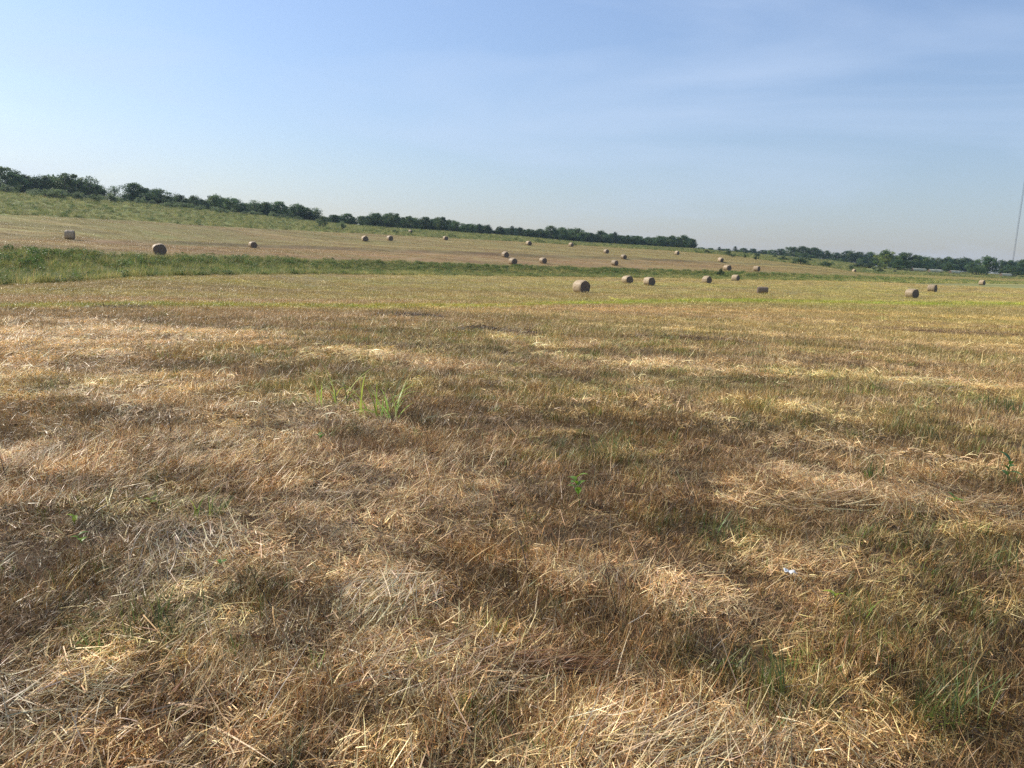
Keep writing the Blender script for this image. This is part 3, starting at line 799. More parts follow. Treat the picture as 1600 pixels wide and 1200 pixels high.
BALE_MESH = [bale_meshes(s) for s in (1, 2, 3, 4)]
def bale_at(p, yaw_axis, label, group, var=0, scale=(1, 1, 1)):
    """yaw_axis: direction of the bale's long axis, radians from +X"""
    t = np.array([math.cos(yaw_axis), math.sin(yaw_axis)])
    za = float(H(p[0] - t[0] * 0.6, p[1] - t[1] * 0.6)); zb = float(H(p[0] + t[0] * 0.6, p[1] + t[1] * 0.6))
    o = root('hay_bale', (p[0], p[1], min(za, zb, p[2]) * 0.5 + p[2] * 0.5 - 0.03), label, 'hay bale', group)
    o.rotation_euler = Euler((0, -math.atan2(zb - za, 1.2), yaw_axis)); o.scale = scale
    w, (e0, e1) = BALE_MESH[var % 4]
    put('net_wrap', w, MAT_WRAP, o); put('end_face', e0, MAT_END, o); put('end_face', e1, MAT_END, o)
    return o

G1 = 'round hay bales on the near mown field'; G2 = 'round hay bales on the far hillside'
# (px, py of the foot, apparent diameter px, angle of the visible end from facing us, label, group)
BALES = [
    (908, 458, 22, 42, 'nearest and largest round hay bale, dark end facing right, in the near field', G1),
    (980, 443.5, 14, 40, 'left one of two round bales close together right of the largest bale', G1),
    (1014, 446.5, 14.5, 44, 'right one of two round bales close together right of the largest bale', G1),
    (1104, 443, 12, 48, 'round bale on the near field just left below the dark bush', G1),
    (1149, 439.5, 10.5, 62, 'round bale against the green strip just right of the dark bush', G1),
    (1424, 466, 14.5, 52, 'large round bale with reddish end at the right of the near field', G1),
    (1456, 456.5, 11, 68, 'round bale seen mostly from its side, right behind the large right-hand bale', G1),
    (1534, 445.5, 7, 62, 'small round bale at the far right edge of the near field', G1),
    (109, 374, 13, 82, 'squarish bale seen side-on, leftmost on the hillside', G2),
    (249, 402, 17.5, 6, 'domed bale end-on, its foot hidden by the green strip at the left', G2),
    (395, 387, 10, 24, 'lone bale at the left end of the dark terrace line', G2),
    (570, 377, 9, 18, 'left one of two bales side by side high on the left hillside', G2),
    (609, 376, 8.5, 28, 'right one of two bales side by side high on the left hillside', G2),
    (641, 364, 5, 50, 'tiny pale bale half hidden in rough grass below the trees', G2),
    (696, 375.5, 7, 25, 'lone bale at the top of the hillside near the pointed cedars', G2),
    (789, 402, 9.5, 34, 'upper one of two close bales on the terrace line at the middle', G2),
    (801, 413, 11, 36, 'lower one of two close bales, touching the green strip at the middle', G2),
    (848, 411.5, 10, 38, 'bale standing alone on the brown slope right of the close pair', G2),
    (826, 383.5, 7.5, 35, 'bale at the upper field edge in front of the dark wood', G2),
    (892, 385.5, 6.5, 48, 'small bale half in the margin grass before the dark wood', G2),
    (947, 396, 7, 38, 'upper left bale of three on the hillside above the near pair', G2),
    (974, 404.5, 7.5, 42, 'middle bale of three on the hillside above the near pair', G2),
    (960, 415, 9, 48, 'lowest bale of three on the hillside, just above the green strip', G2),
    (1057.5, 398, 6, 48, 'small bale at the hilltop below the right end of the wood', G2),
    (1125.5, 409, 7, 46, 'bale on the hillside straight above the dark bush', G2),
    (1136, 423, 9.5, 46, 'bale just behind and right of the dark bush', G2),
    (1182, 424, 8.5, 62, 'pale bale beyond the green strip, rightmost of those near the bush', G2),
    (1333.5, 431.5, 4.6, 48, 'tiny bale far off where the hillside runs out at the right', G2),
]
for i, (px, py, dia, ang, lab, grp) in enumerate(BALES):
    p, d = ground_at(px, py, 20, 600)
    if px == 1333.5:
        p = at_dist(px, 335, 430); d = 335
    if px == 249:
        p = at_dist(px, 107, 395); d = 107
    want = 2 * BR * F_PX / dia
    a = math.atan2(p[0], p[1])
    s = float(np.clip(d / want, 0.86, 1.12))
    print('bale %d px %d d=%.0f want %.0f scale %.2f' % (i, px, d, want, s))
    # end face looks back at the camera, turned to the right by ang
    axis = -math.pi / 2 - a + math.radians(ang)
    bale_at(p, axis, lab, grp, i, (s, s * random.uniform(1.0, 1.07), s * random.uniform(0.94, 1.0)))
p, d = ground_at(1191, 459, 20, 300)
dw = MAT_WRAP.copy(); dw.name = 'shaded_side_wrap'  # darker wrap copy: shade of the side facing us put into the colour
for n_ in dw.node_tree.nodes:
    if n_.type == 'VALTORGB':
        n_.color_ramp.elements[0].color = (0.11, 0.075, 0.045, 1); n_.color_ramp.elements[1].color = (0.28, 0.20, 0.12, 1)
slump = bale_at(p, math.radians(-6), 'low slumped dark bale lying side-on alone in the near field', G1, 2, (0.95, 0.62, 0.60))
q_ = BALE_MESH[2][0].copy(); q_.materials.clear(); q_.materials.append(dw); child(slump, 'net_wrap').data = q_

pw = MAT_WRAP.copy(); pw.name = 'brightened_net_wrap'  # row bales' wrap: sunlit brightness put into the colour, since shaded sides face the camera
for n_ in pw.node_tree.nodes:
    if n_.type == 'VALTORGB':
        n_.color_ramp.elements[0].color = (0.46, 0.42, 0.27, 1); n_.color_ramp.elements[1].color = (0.66, 0.60, 0.42, 1)
PALE_WRAP = []
for w_, _e in BALE_MESH:
    q_ = w_.copy(); q_.materials.clear(); q_.materials.append(pw); PALE_WRAP.append(q_)
# pale bales lined up end to end below the far right trees
for rowi, (x0, x1, y0, y1, lab) in enumerate([(1425, 1445, 427, 428, 'bale in the leftmost pale row under the far right trees'),
                                        (1451, 1471, 428.5, 430, 'bale in the second pale row under the far right trees'),
                                        (1484, 1498, 430, 431, 'bale in the third pale row, right of a dark bush'),
                                        (1563, 1578, 435, 436, 'bale in the pale row at the far right frame edge')]):
    pa = at_dist(x0, 425, y0); pb = at_dist(x1, 432, y1)
    L = np.hypot(*(pb - pa)[:2]); nb = max(2, int(round(L / 1.3)))
    ax = math.atan2(pb[1] - pa[1], pb[0] - pa[0])
    for k in range(nb):
        q = pa + (pb - pa) * (k + 0.5) / nb; q[2] = float(H(q[0], q[1]))
        b = bale_at(q, ax, lab, 'bale row %d under the far right trees' % (rowi + 1), k, (1.04, 1.0, 1.0))
        b.name = 'stored_hay_bale'
        child(b, 'net_wrap').data = PALE_WRAP[k % 4]

# ------------------------------------------------------------------ trees and shrubs
LEAFC = [np.array([0.085, 0.140, 0.054]), np.array([0.110, 0.172, 0.062]), np.array([0.150, 0.205, 0.070]), np.array([0.062, 0.110, 0.050])]

def make_deciduous(seed, spread=0.42, leafn=3800, sparse=1.0, low=0.13):
    """a unit tree: height 1"""
    global rng
    keep = rng; rng = np.random.default_rng(seed)
    q = rng
    T_ = Geo(); C_ = Geo()
    fork = q.uniform(0.22, 0.34)
    lean = q.normal(0, 0.02, 2)
    T_.tube([(0, 0, -0.03), (lean[0] * .5, lean[1] * .5, fork * .5), (lean[0], lean[1], fork), (lean[0] * 1.6, lean[1] * 1.6, 0.62)], [0.032, 0.024, 0.019, 0.008], sides=7)
    nb = int(q.integers(20, 34)); blobs = []
    for k in range(nb):
        t = (k + 0.5) / nb
        z = low + (0.90 - low) * t ** 0.85
        prof = math.sin(math.pi * min(1, max(0, (z - low + 0.16) / (1.08 - low + 0.1)))) ** 0.65
        a = k * 2.4 + q.normal(0, 0.4); rr = spread * prof * q.uniform(0.30, 1.0)
        c = np.array([rr * math.cos(a), rr * math.sin(a), z]); rad = q.uniform(0.06, 0.155) * (0.75 + 0.35 * prof)
        blobs.append((c, rad))
        zs = max(fork * 0.75, z - 0.5 * rr - 0.12)
        T_.tube([(lean[0] * zs / fork, lean[1] * zs / fork, min(zs, 0.6)), c * [0.5, 0.5, 0] + [0, 0, (zs + z) / 2 + 0.02], c], [0.012, 0.008, 0.003], sides=4)
    blobs.append((np.array([q.normal(0, .05), q.normal(0, .05), 0.90]), 0.10))
    per = int(leafn / len(blobs))
    for c, rad in blobs:
        m = int(per * q.uniform(0.7, 1.3) * sparse)
        d = q.normal(0, 1, (m, 3)); d /= np.linalg.norm(d, axis=1)[:, None]
        pts = c + d * (rad * q.uniform(0.25, 1.35, m) ** 0.8)[:, None] * np.array([1.1, 1.1, 0.9])
        col = jitter(LEAFC[q.integers(0, 4)] * q.uniform(0.85, 1.25), m, 0.2)
        C_.add(*leaf_quads(pts, 0.025, col))
    rng = keep
    return T_.mesh('trunk', True), C_.mesh('crown')

def make_cedar(seed, leafn=3000):
    global rng
    keep = rng; rng = np.random.default_rng(seed); q = rng
    T_ = Geo(); C_ = Geo()
    T_.tube([(0, 0, -0.03), (0, 0, 0.5), (0, 0, 0.97)], [0.026, 0.016, 0.004], sides=6)
    nb = 34
    for k in range(nb):
        z = 0.08 + 0.84 * (k / nb); w = 0.27 * (1 - (k / nb) ** 1.35) + 0.035
        a = k * 2.4; L = w * q.uniform(0.7, 1.15)
        tip = np.array([L * math.cos(a), L * math.sin(a), z + 0.05])
        T_.tube([(0, 0, z - 0.01), tip], [0.007, 0.002], sides=4)
        m = int(leafn / nb * (0.5 + 1.0 * (1 - k / nb)))
        t = q.uniform(0.1, 1.1, m)[:, None]
        pts = np.array([0, 0, z]) + (tip - [0, 0, z]) * t + q.normal(0, 1, (m, 3)) * np.array([0.045, 0.045, 0.035]) * (0.6 + 0.5 * (1 - k / nb))
        C_.add(*leaf_quads(pts, 0.016, jitter(np.array([0.055, 0.090, 0.046]) * q.uniform(0.8, 1.2), m, 0.2), 0.1))
    rng = keep
    return T_.mesh('trunk', True), C_.mesh('crown')

def make_shrub(seed, col, leafn=900, tall=1.0):
    global rng
    keep = rng; rng = np.random.default_rng(seed); q = rng
    T_ = Geo(); C_ = Geo()
    nb = int(q.integers(8, 13))
    for k in range(nb):
        a = q.uniform(0, 6.28); rr = 0.46 * math.sqrt(q.uniform(0, 1)); z = q.uniform(0.35, 0.92) * (1 - 0.55 * (rr / 0.5) ** 2)
        c = np.array([rr * math.cos(a), rr * math.sin(a), z])
        T_.tube([(c[0] * .15, c[1] * .15, -0.03), c * [.7, .7, .5], c], [0.018, 0.012, 0.004], sides=4)
        m = leafn // nb
        d = q.normal(0, 1, (m, 3)); d /= np.linalg.norm(d, axis=1)[:, None]
        pts = c + d * (q.uniform(0.3, 1.1, m) ** 0.6 * q.uniform(0.14, 0.22))[:, None] * np.array([1, 1, 1.1])
        pts[:, 2] = np.maximum(pts[:, 2], 0.02)
        C_.add(*leaf_quads(pts, 0.045, jitter(np.array(col) * q.uniform(0.8, 1.2), m, 0.2)))
    rng = keep
    return T_.mesh('stems', True), C_.mesh('foliage')

DEC = [make_deciduous(100 + k, spread=s) for k, s in enumerate((0.40, 0.46, 0.34, 0.52, 0.43, 0.37, 0.48, 0.41))]
SPARSE = [make_deciduous(130 + k, spread=0.40, leafn=1300, low=0.35) for k in range(2)]
CED = [make_cedar(150 + k) for k in range(3)]
SHRUB = [make_shrub(170 + k, (0.20, 0.245, 0.11)) for k in range(3)]
SHRUB_D = [make_shrub(180 + k, (0.075, 0.115, 0.042)) for k in range(3)]
SHRUB_L = [make_shrub(190 + k, (0.19, 0.235, 0.06)) for k in range(2)]
GOLD = None

def plant(name, pair, parts, p, hgt, wid, label, cat, group=None):
    o = root(name, (p[0], p[1], p[2] - 0.05), label, cat, group)
    o.rotation_euler = (0, 0, random.uniform(0, 6.28)); o.scale = (wid, wid, hgt)
    put(parts[0], pair[0], MAT_BARK, o); put(parts[1], pair[1], MAT_LEAF, o)
    return o

def tree_px(px, ytop, d, kind, wpx, label, group=None):
    """a tree at distance d whose top reaches photo row ytop"""
    p = at_dist(px, d, ytop + 25)
    a, te = ray(px, ytop)
    h = CAM_Z + d * te - p[2]
    h = float(np.clip(h, 2.0, 16.0))
    wid = wpx * d / F_PX / (0.92 if kind != 'c' else 0.58)
    if kind == 'd':
        return plant('deciduous_tree', random.choice(DEC), ('trunk', 'crown'), p, h, wid, label, 'tree', group)
    if kind == 's':
        return plant('deciduous_tree', random.choice(SPARSE), ('trunk', 'crown'), p, h, wid, label, 'tree', group)
    return plant('cedar_tree', random.choice(CED), ('trunk', 'crown'), p, h, wid, label, 'tree', group)

def tb(px, py=350):
    a, _ = ray(px, py); return float(tb_d(np.array(a)))

GR = 'trees along the left ridge'; GW = 'trees of the dark wood behind the far hayfield'; GF = 'trees in the far right woodland'
LR = 'dark leafy tree packed into the ridge treeline at the left'
LW = 'dark tree packed into the wood along the top of the far hayfield'
LF = 'tree packed into the far woodland at the right'
RIDGE = [  # px, top row, kind, width px, label
    (8, 260, 'd', 44, 'tallest tree at the left frame edge on the ridge'), (40, 272, 'd', 36, None), (66, 273, 'd', 36, None),
    (103, 270, 'd', 46, 'tall broad tree in the ridge clump above the scrub'), (140, 274, 's', 34, 'thin-topped tree at the right end of the left ridge clump'),
    (155, 289, 'd', 26, None), (178, 290, 's', 22, 'small sparse tree with sky showing through, in the ridge gap'),
    (210, 285, 'd', 42, 'round dark tree standing alone right of the ridge gap'), (250, 295, 'd', 42, 'broad round tree next right of the lone ridge tree'),
    (281, 304, 'd', 28, None), (305, 305, 'd', 24, None), (335, 304, 'd', 34, None), (366, 309, 'd', 34, None), (397, 312, 's', 24, None),
    (415, 315, 'd', 28, None), (436, 314, 'd', 34, None), (465, 318, 'd', 34, None), (494, 324, 's', 24, 'loose pale-topped tree where the ridge trees thin out'),
    (522, 335, 'd', 26, None), (543, 333, 'd', 28, None)]
WOOD = [(566, 337, 'd', 26), (585, 332, 'd', 30), (612, 332, 'd', 30), (640, 337, 'd', 28), (664, 338, 'd', 26), (690, 338, 'd', 30), (714, 346, 'd', 24), (733, 349, 'd', 22),
        (748, 349, 'c', 20), (762, 350, 'c', 22), (783, 354, 'c', 16), (799, 352, 'c', 22), (811, 354, 'c', 14), (826, 357, 'd', 20), (843, 357, 'd', 22), (860, 352, 'd', 24),
        (880, 357, 'd', 22), (902, 356, 'd', 26), (921, 363, 'd', 20), (938, 360, 'd', 24), (960, 361, 'c', 18), (978, 367, 'd', 20), (995, 368, 'd', 20), (1012, 370, 'd', 20),
        (1030, 368, 'd', 22), (1048, 367, 'd', 22), (1066, 367, 'd', 24), (1079, 372, 'd', 18)]
WL = {612: 'tree of the dark wood straight above the side-by-side bales', 690: 'tree of the dark wood straight above the lone hilltop bale', 860: 'tall rounded tree rising above the wood right of the cedars', 902: 'broad tree of the dark wood above the small margin bale', 762: 'pointed cedar just left of the notch in the treeline', 783: 'small pointed cedar just right of the notch in the treeline', 799: 'twin-pointed cedar right of the treeline notch',
      960: 'pointed conifer rising above the middle of the dark wood', 1079: 'last tree at the right end of the dark wood'}
def ridge_lab(px):
    return (LR + ' clump', GR + ', left clump') if px < 165 else ('dark leafy tree in the ridge row right of the gap', GR + ', right of the gap') if px < 380 else ('dark leafy tree in the ridge row near the middle hilltop', GR + ', toward the middle')
def wood_lab(px):
    return ('dark tree in the wood left of the treeline notch', GW + ', left of the notch') if px < 772 else ('dark tree in the wood just right of the treeline notch', GW + ', right of the notch') if px < 930 else ('dark tree in the right half of the long dark wood', GW + ', right half')
def far_lab(px):
    return ('small tree in the low faint woodland right of the hill wood', GF + ', faint part') if px < 1225 else ('tree in the far woodland left of the yellowish tree', GF + ', left of the yellowish tree') if px < 1385 else ('tree in the far woodland right of the yellowish tree', GF + ', right of the yellowish tree')
for (px, yt, k, w, lab) in RIDGE:
    tree_px(px, yt, tb(px) + random.uniform(-3, 4), k, w, lab or ridge_lab(px)[0], None if lab else ridge_lab(px)[1])
for (px, yt, k, w) in WOOD:
    tree_px(px, yt, tb(px) + random.uniform(-4, 6), k, w, WL.get(px, wood_lab(px)[0]), None if px in WL else wood_lab(px)[1])
# second row, filling in behind
for (lst, fn) in ((RIDGE, ridge_lab), (WOOD, wood_lab)):
    for (A, B) in zip(lst[:-1], lst[1:]):
        if A[0] in (155, 178, 762): continue
        for f in (0.2, 0.5, 0.85):
            px = A[0] + (B[0] - A[0]) * f
            yt = (A[1] + B[1]) / 2 + random.choice((3, 6, 9, 11) if lst is RIDGE else (1, 3, 4, 6)) + random.uniform(-1, 2)
            tree_px(px, yt, tb(px) + random.uniform(9, 24), 'd', 27, *fn(px))
for px in (-120, -85, -50, -22):
    tree_px(px, 262 + random.uniform(-4, 8) + px * 0.05, tb(px) + random.uniform(-3, 6), 'd', 44, 'tree of the ridge row running on left of the frame', 'ridge trees left of the frame')

# undergrowth under the wood
for i in range(130):
    px = random.uniform(190, 1085)
    d = tb(px) + random.uniform(-6, 16)
    p = at_dist(px, d, 350); h = random.uniform(2.4, 5.0)
    plant('shrub', random.choice(SHRUB_D), ('stems', 'foliage'), p, h, h * random.uniform(1.1, 1.7), *(('dark low bush at the foot of the ridge trees', 'shrub', 'bushes under the ridge trees') if px < 550 else ('dark low bush at the foot of the long dark wood', 'shrub', 'bushes under the dark wood')))

# far woodland right of the hill
FAR = [(1095, 386, 'd', 14, 640), (1108, 387, 'd', 15, 650), (1122, 385, 'c', 10, 610), (1133, 388, 'd', 14, 660), (1147, 384, 'c', 11, 560), (1160, 387, 'd', 16, 680), (1175, 388, 'd', 16, 690),
       (1190, 390, 'd', 16, 690), (1203, 390, 'd', 16, 660), (1217, 388, 'd', 18, 640), (1234, 385, 'd', 20, 630), (1252, 384, 'd', 20, 625), (1270, 386, 'd', 20, 625), (1288, 391, 'd', 18, 630),
       (1305, 394, 'd', 18, 640), (1322, 391, 'd', 20, 640), (1340, 393, 'd', 20, 640), (1358, 393, 'd', 20, 640), (1375, 396, 'd', 20, 640), (1396, 398, 'd', 20, 640),
       (1428, 397, 'd', 22, 520), (1446, 401, 'd', 20, 560), (1462, 402, 'd', 20, 600), (1478, 400, 'd', 20, 600), (1494, 403, 'd', 20, 600), (1508, 402, 'd', 20, 620), (1522, 407, 'd', 16, 640),
       (1562, 406, 'd', 20, 600), (1578, 406, 'd', 20, 610), (1596, 405, 'd', 22, 560), (1618, 408, 'd', 24, 560), (1640, 409, 'd', 24, 560), (1665, 410, 'd', 24, 560)]
for (px, yt, k, w, d) in FAR:
    tree_px(px, yt, d, k, w * 1.15, *far_lab(px))
    tree_px(px + random.uniform(4, 9), yt + random.uniform(2, 6), d + random.uniform(12, 40), 'd', w * 1.1, *far_lab(px))
    if px > 1225:
        tree_px(px + random.uniform(-8, 8), yt + random.uniform(7, 13), d - random.uniform(25, 60), 'd', w * 0.9, *far_lab(px))
t = tree_px(1383, 390, 432, 'd', 30, 'big round tree with yellowish sunlit crown at the right')
lightc = make_deciduous(210, spread=0.50, leafn=4200, low=0.14)
lc = lightc[1]
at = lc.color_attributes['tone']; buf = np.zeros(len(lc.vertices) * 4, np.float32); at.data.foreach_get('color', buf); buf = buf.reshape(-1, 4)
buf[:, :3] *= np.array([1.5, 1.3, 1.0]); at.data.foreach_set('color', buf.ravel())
lc.materials.append(MAT_LEAF)
child(t, 'crown').data = lc; child(t, 'trunk').data = lightc[0]; lightc[0].materials.append(MAT_BARK)
tree_px(1411, 394, 440, 'd', 34, 'tall dark round tree just right of the yellowish tree')
tree_px(1543, 400, 452, 'd', 32, 'broad light green tree near the far right edge')
tree_px(1401, 405, 425, 'd', 20, 'small light green tree between the yellowish and dark trees')
for (px, yt, w, lab) in ((1484, 412, 20, 'dark round bush between two pale bale rows'), (1527, 413, 22, 'dark round bush right of the pale bale rows'), (1582, 416, 22, 'dark bush at the far right beside the pale row'),
                         (1340, 409, 22, 'mid green bush left of the big yellowish tree'), (1358, 410, 20, 'second mid green bush left of the big yellowish tree'), (1444, 414, 18, 'mid green bush behind the leftmost pale row')):
    p = at_dist(px, 436 if w > 18 else 445, yt + 14); a, te = ray(px, yt)
    h = CAM_Z + 436 * te - p[2]
    plant('shrub', random.choice(SHRUB_D), ('stems', 'foliage'), p, max(2, h), w * 436 / F_PX, lab, 'shrub')

def shrub_px(px, py, hpx, wpx, lab, kind=SHRUB, grp=None, rmin=60):
    p, d = ground_at(px, py, rmin, 900)
    plant('shrub', random.choice(kind), ('stems', 'foliage'), p, hpx * d / F_PX, wpx * d / F_PX, lab, 'shrub', grp)

shrub_px(1125.5, 432, 12, 12, 'dark rounded bush standing in the green strip', SHRUB_D)
shrub_px(520, 407, 6, 7, 'small dark bush at the far edge of the green strip', SHRUB_D, rmin=110)
shrub_px(592, 412, 8, 14, 'pale leafy weed clump in the green strip', SHRUB_L, rmin=110)
for (px, py, h, w, lab, kk) in ((535, 359, 13, 15, 'light green bush at the right end of the ridge scrub', SHRUB), (503, 356, 20, 20, 'tall loose bush below the loose pale-topped tree', SHRUB), (641, 368, 5, 8, 'low bright bush beside the half hidden pale bale', SHRUB_L),
                              (706, 371, 7, 12, 'pale leafy bush at the hilltop above the lone bale', SHRUB_L), (617, 364, 6, 10, 'low dark bush at the hilltop before the wood', SHRUB), (805, 376, 6, 8, 'bright bush in the margin left of the upper edge bale', SHRUB_L),
                              (843, 379, 6, 14, 'pale bushes in the margin right of the upper edge bale', SHRUB_L), (896, 384, 7, 8, 'bright bush behind the small margin bale', SHRUB_L),
                              (1137, 399, 9, 10, 'small round bush on the skyline slope right of the wood', SHRUB_D), (1143, 402, 7, 12, 'grey green bush in front of the far cedar', SHRUB), (1164, 403, 6, 6, 'tiny round bush on the slope above the rightmost bale', SHRUB_D),
                              (1182, 406, 8, 8, 'isolated dark round bush on the slope at the right', SHRUB_D), (1250, 413, 11, 24, 'wide bush below the far woodland', SHRUB_D), (1290, 417, 8, 22, 'low wide bush right of the wide bush below the woodland', SHRUB_D), (1105, 396, 5, 12, 'low scrub just right of the dark wood', SHRUB_D)):
    shrub_px(px, py, h, w, lab, kk, rmin=180)
for i in range(95):                # scrub over the left slope
    f = random.random() ** 0.8
    px = -30 + 500 * f
    a, _ = ray(px, 320)
    lo, hi = float(ft_d(np.array(a))), float(tb_d(np.array(a)))
    d = lo + (hi - lo) * random.uniform(0.62, 0.97)
    p = at_dist(px, d, 320); h = random.uniform(1.2, 3.4) * (1.0 if px < 180 else 0.75)
    plant('shrub', random.choice(SHRUB), ('stems', 'foliage'), p, h, h * random.uniform(1.0, 1.7), 'grey green scrub bush on the left slope below the ridge trees', 'shrub', 'scrub on the left slope')
for i in range(40):                # scrub along the right margin
    px = random.uniform(1100, 1420)
    a, _ = ray(px, 405)
    lo, hi = float(ft_d(np.array(a))), float(tb_d(np.array(a)))
    d = lo + (hi - lo) * random.uniform(0.12, 0.9)
    p = at_dist(px, d, 405); h = random.uniform(0.9, 2.2)
    plant('shrub', random.choice(SHRUB_D + SHRUB), ('stems', 'foliage'), p, h, h * random.uniform(1.2, 2.2), 'low scrub bush on the rough margin at the right', 'shrub', 'scrub on the right margin')

# ------------------------------------------------------------------ radio mast
def metal_mat():
    m, nt, out = new_mat('galvanised_steel'); N, Lk = nt.nodes, nt.links
    n = N.new('ShaderNodeTexNoise'); n.inputs['Scale'].default_value = 3
    r = N.new('ShaderNodeValToRGB'); r.color_ramp.elements[0].color = (0.10, 0.095, 0.10, 1); r.color_ramp.elements[1].color = (0.20, 0.19, 0.20, 1)
    p = N.new('ShaderNodeBsdfPrincipled'); p.inputs['Roughness'].default_value = 0.5; p.inputs['Metallic'].default_value = 0.3
    Lk.new(n.outputs['Fac'], r.inputs['Fac']); Lk.new(r.outputs['Color'], p.inputs['Base Color']); Lk.new(p.outputs[0], out.inputs['Surface'])
    return m
MAT_STEEL = metal_mat()
pm = at_dist(1581, 650, 420)
mast = root('radio_mast', pm, 'tall thin lattice radio mast rising behind the trees at the right edge', 'mast')
MH, MR_ = 96.0, 0.45
cor = [(MR_ * math.cos(t), MR_ * math.sin(t)) for t in (0.3, 0.3 + 2.094, 0.3 + 4.189)]
for c in cor:
    g_ = Geo(); g_.tube([(c[0], c[1], -0.5), (c[0], c[1], MH)], [0.055, 0.055], sides=6); put('leg', g_.mesh('leg'), MAT_STEEL, mast)
g_ = Geo()
for i in range(int(MH / 1.6)):
    z = i * 1.6
    for k in range(3):
        c, e = cor[k], cor[(k + 1) % 3]
        g_.tube([(c[0], c[1], z), (e[0], e[1], z + 1.6)], [0.022, 0.022], sides=4)
tag(put('bracing', g_.mesh('bracing'), MAT_STEEL, mast), kind='stuff')

# ------------------------------------------------------------------ loose hay, plants and other small things in the near field
def stems(n, rx, ry, hz, L, w, cols, probs, yaw=None, yaw_sd=9.0):
    q = np.sqrt(rng.uniform(0, 1, n)); a = rng.uniform(0, 6.28, n)
    u, v = q * np.cos(a), q * np.sin(a)
    lay = np.clip(1 - u * u - v * v, 0, 1)
    az = rng.uniform(0, 6.28, n) if yaw is None else yaw + rng.normal(0, yaw_sd, n)
    LL = L * rng.lognormal(0, 0.4, n)
    base = np.stack([u * rx - np.sin(az) * LL / 2, v * ry - np.cos(az) * LL / 2, rng.uniform(0.0, 1, n) * hz * lay + 0.015], 1)
    return base, blades(base, az, np.clip(rng.normal(1.45, 0.16, n), 0.9, 1.75), rng.normal(0.2, 0.7, n), LL * 0.75, w * 0.8 * rng.uniform(0.5, 1.5, n), pick(cols, probs, n), 4, rng.normal(0, 0.6, n))

def hay_patch(px, py, n, rx, ry, hz, L, w, label, cols=(STRAW, TAN, BROWN), probs=(4, 3, 1.5), yaw=None, yaw_sd=9.0, name='loose_hay', rot=0.0):
    p, d = ground_at(px, py, 1.2, 120)
    base, (V, Fq, C) = stems(int(n * 1.7), rx * 1.25, ry * 1.25, hz * 0.55, L, w, cols, probs, yaw, yaw_sd)
    cr, sr = math.cos(rot), math.sin(rot)
    X, Y = V[:, 0] * cr - V[:, 1] * sr, V[:, 0] * sr + V[:, 1] * cr
    V = np.stack([X, Y, V[:, 2]], 1)
    V[:, 2] += H(p[0] + X, p[1] + Y) - p[2]
    V[:, 2] = np.maximum(V[:, 2], H(p[0] + X, p[1] + Y) - p[2] + 0.004)
    o = put(name, raw_mesh(name, V, Fq, C), MAT_STRAW, None, p)
    return tag(o, label, 'loose hay', 'clumps of loose hay left on the near field')

PALEST = STRAW * 1.15
hay_patch(610, 935, 420, 0.20, 0.24, 0.09, 0.15, 0.0062, 'bright mat of pale flattened straw in the centre foreground', (PALEST, STRAW, TAN, BROWN), (5, 3, 1.2, 1.0), yaw=0.5, yaw_sd=0.6)
hay_patch(700, 1050, 420, 0.30, 0.22, 0.08, 0.20, 0.0056, 'tangled mat of pale and rusty straw at the bottom centre', (STRAW, TAN, np.array([0.30, 0.16, 0.07]), BROWN), (4, 3, 2.2, 1), yaw=1.5, yaw_sd=0.7)
hay_patch(880, 1050, 240, 0.22, 0.07, 0.06, 0.24, 0.0040, 'rusty brown streak of combed hay right of the straw mat', (np.array([0.30, 0.155, 0.065]), BROWN, TAN), (4, 3, 1), yaw=1.6, yaw_sd=0.3)
hay_patch(1090, 1165, 300, 0.34, 0.12, 0.07, 0.22, 0.0050, 'pale straw heap on the bottom edge right of centre', (PALEST, STRAW, TAN, BROWN), (3, 4, 2, 1), yaw=1.3, yaw_sd=0.6)
hay_patch(60, 1110, 240, 0.25, 0.2, 0.05, 0.18, 0.0042, 'greyish scattered straw in the bottom left corner', (STRAW * [0.95, 1.0, 1.05], TAN, BROWN), (4, 2, 1))
hay_patch(290, 860, 240, 0.25, 0.35, 0.06, 0.20, 0.0042, 'silvery patch of leaning dry stems left of centre', (STRAW * [1, 1.02, 1.1], STRAW, TAN), (4, 3, 1), yaw=-0.4, yaw_sd=0.5)
hay_patch(1400, 795, 260, 0.75, 0.18, 0.06, 0.30, 0.0055, 'pale straw streak across the right side', (STRAW, TAN, BROWN), (4, 3, 1), yaw=1.9, yaw_sd=0.35)
hay_patch(812, 603, 240, 0.60, 0.22, 0.10, 0.25, 0.009, 'broken remains of a hay row in the middle of the field', (TAN, STRAW, BROWN), (3, 2, 2))
hay_patch(640, 496, 420, 0.9, 0.6, 0.22, 0.4, 0.016, 'dark grey heap of old hay beyond the green clump', (np.array([0.14, 0.105, 0.07]), np.array([0.22, 0.165, 0.11]), DARK), (3, 2, 2))
hay_patch(753, 516, 160, 0.4, 0.3, 0.18, 0.3, 0.014, 'small dark knob of old hay right of the dark heap', (np.array([0.15, 0.11, 0.07]), DARK), (2, 2))
hay_patch(790, 520, 240, 0.9, 0.35, 0.12, 0.35, 0.014, 'low dark hay streak beside the small dark knob', (np.array([0.18, 0.14, 0.085]), BROWN, DARK), (3, 2, 1))
hay_patch(1075, 531, 300, 1.2, 0.35, 0.13, 0.4, 0.014, 'dark hay row left lying right of the field centre', (BROWN, np.array([0.16, 0.11, 0.07]), DARK), (3, 3, 1))
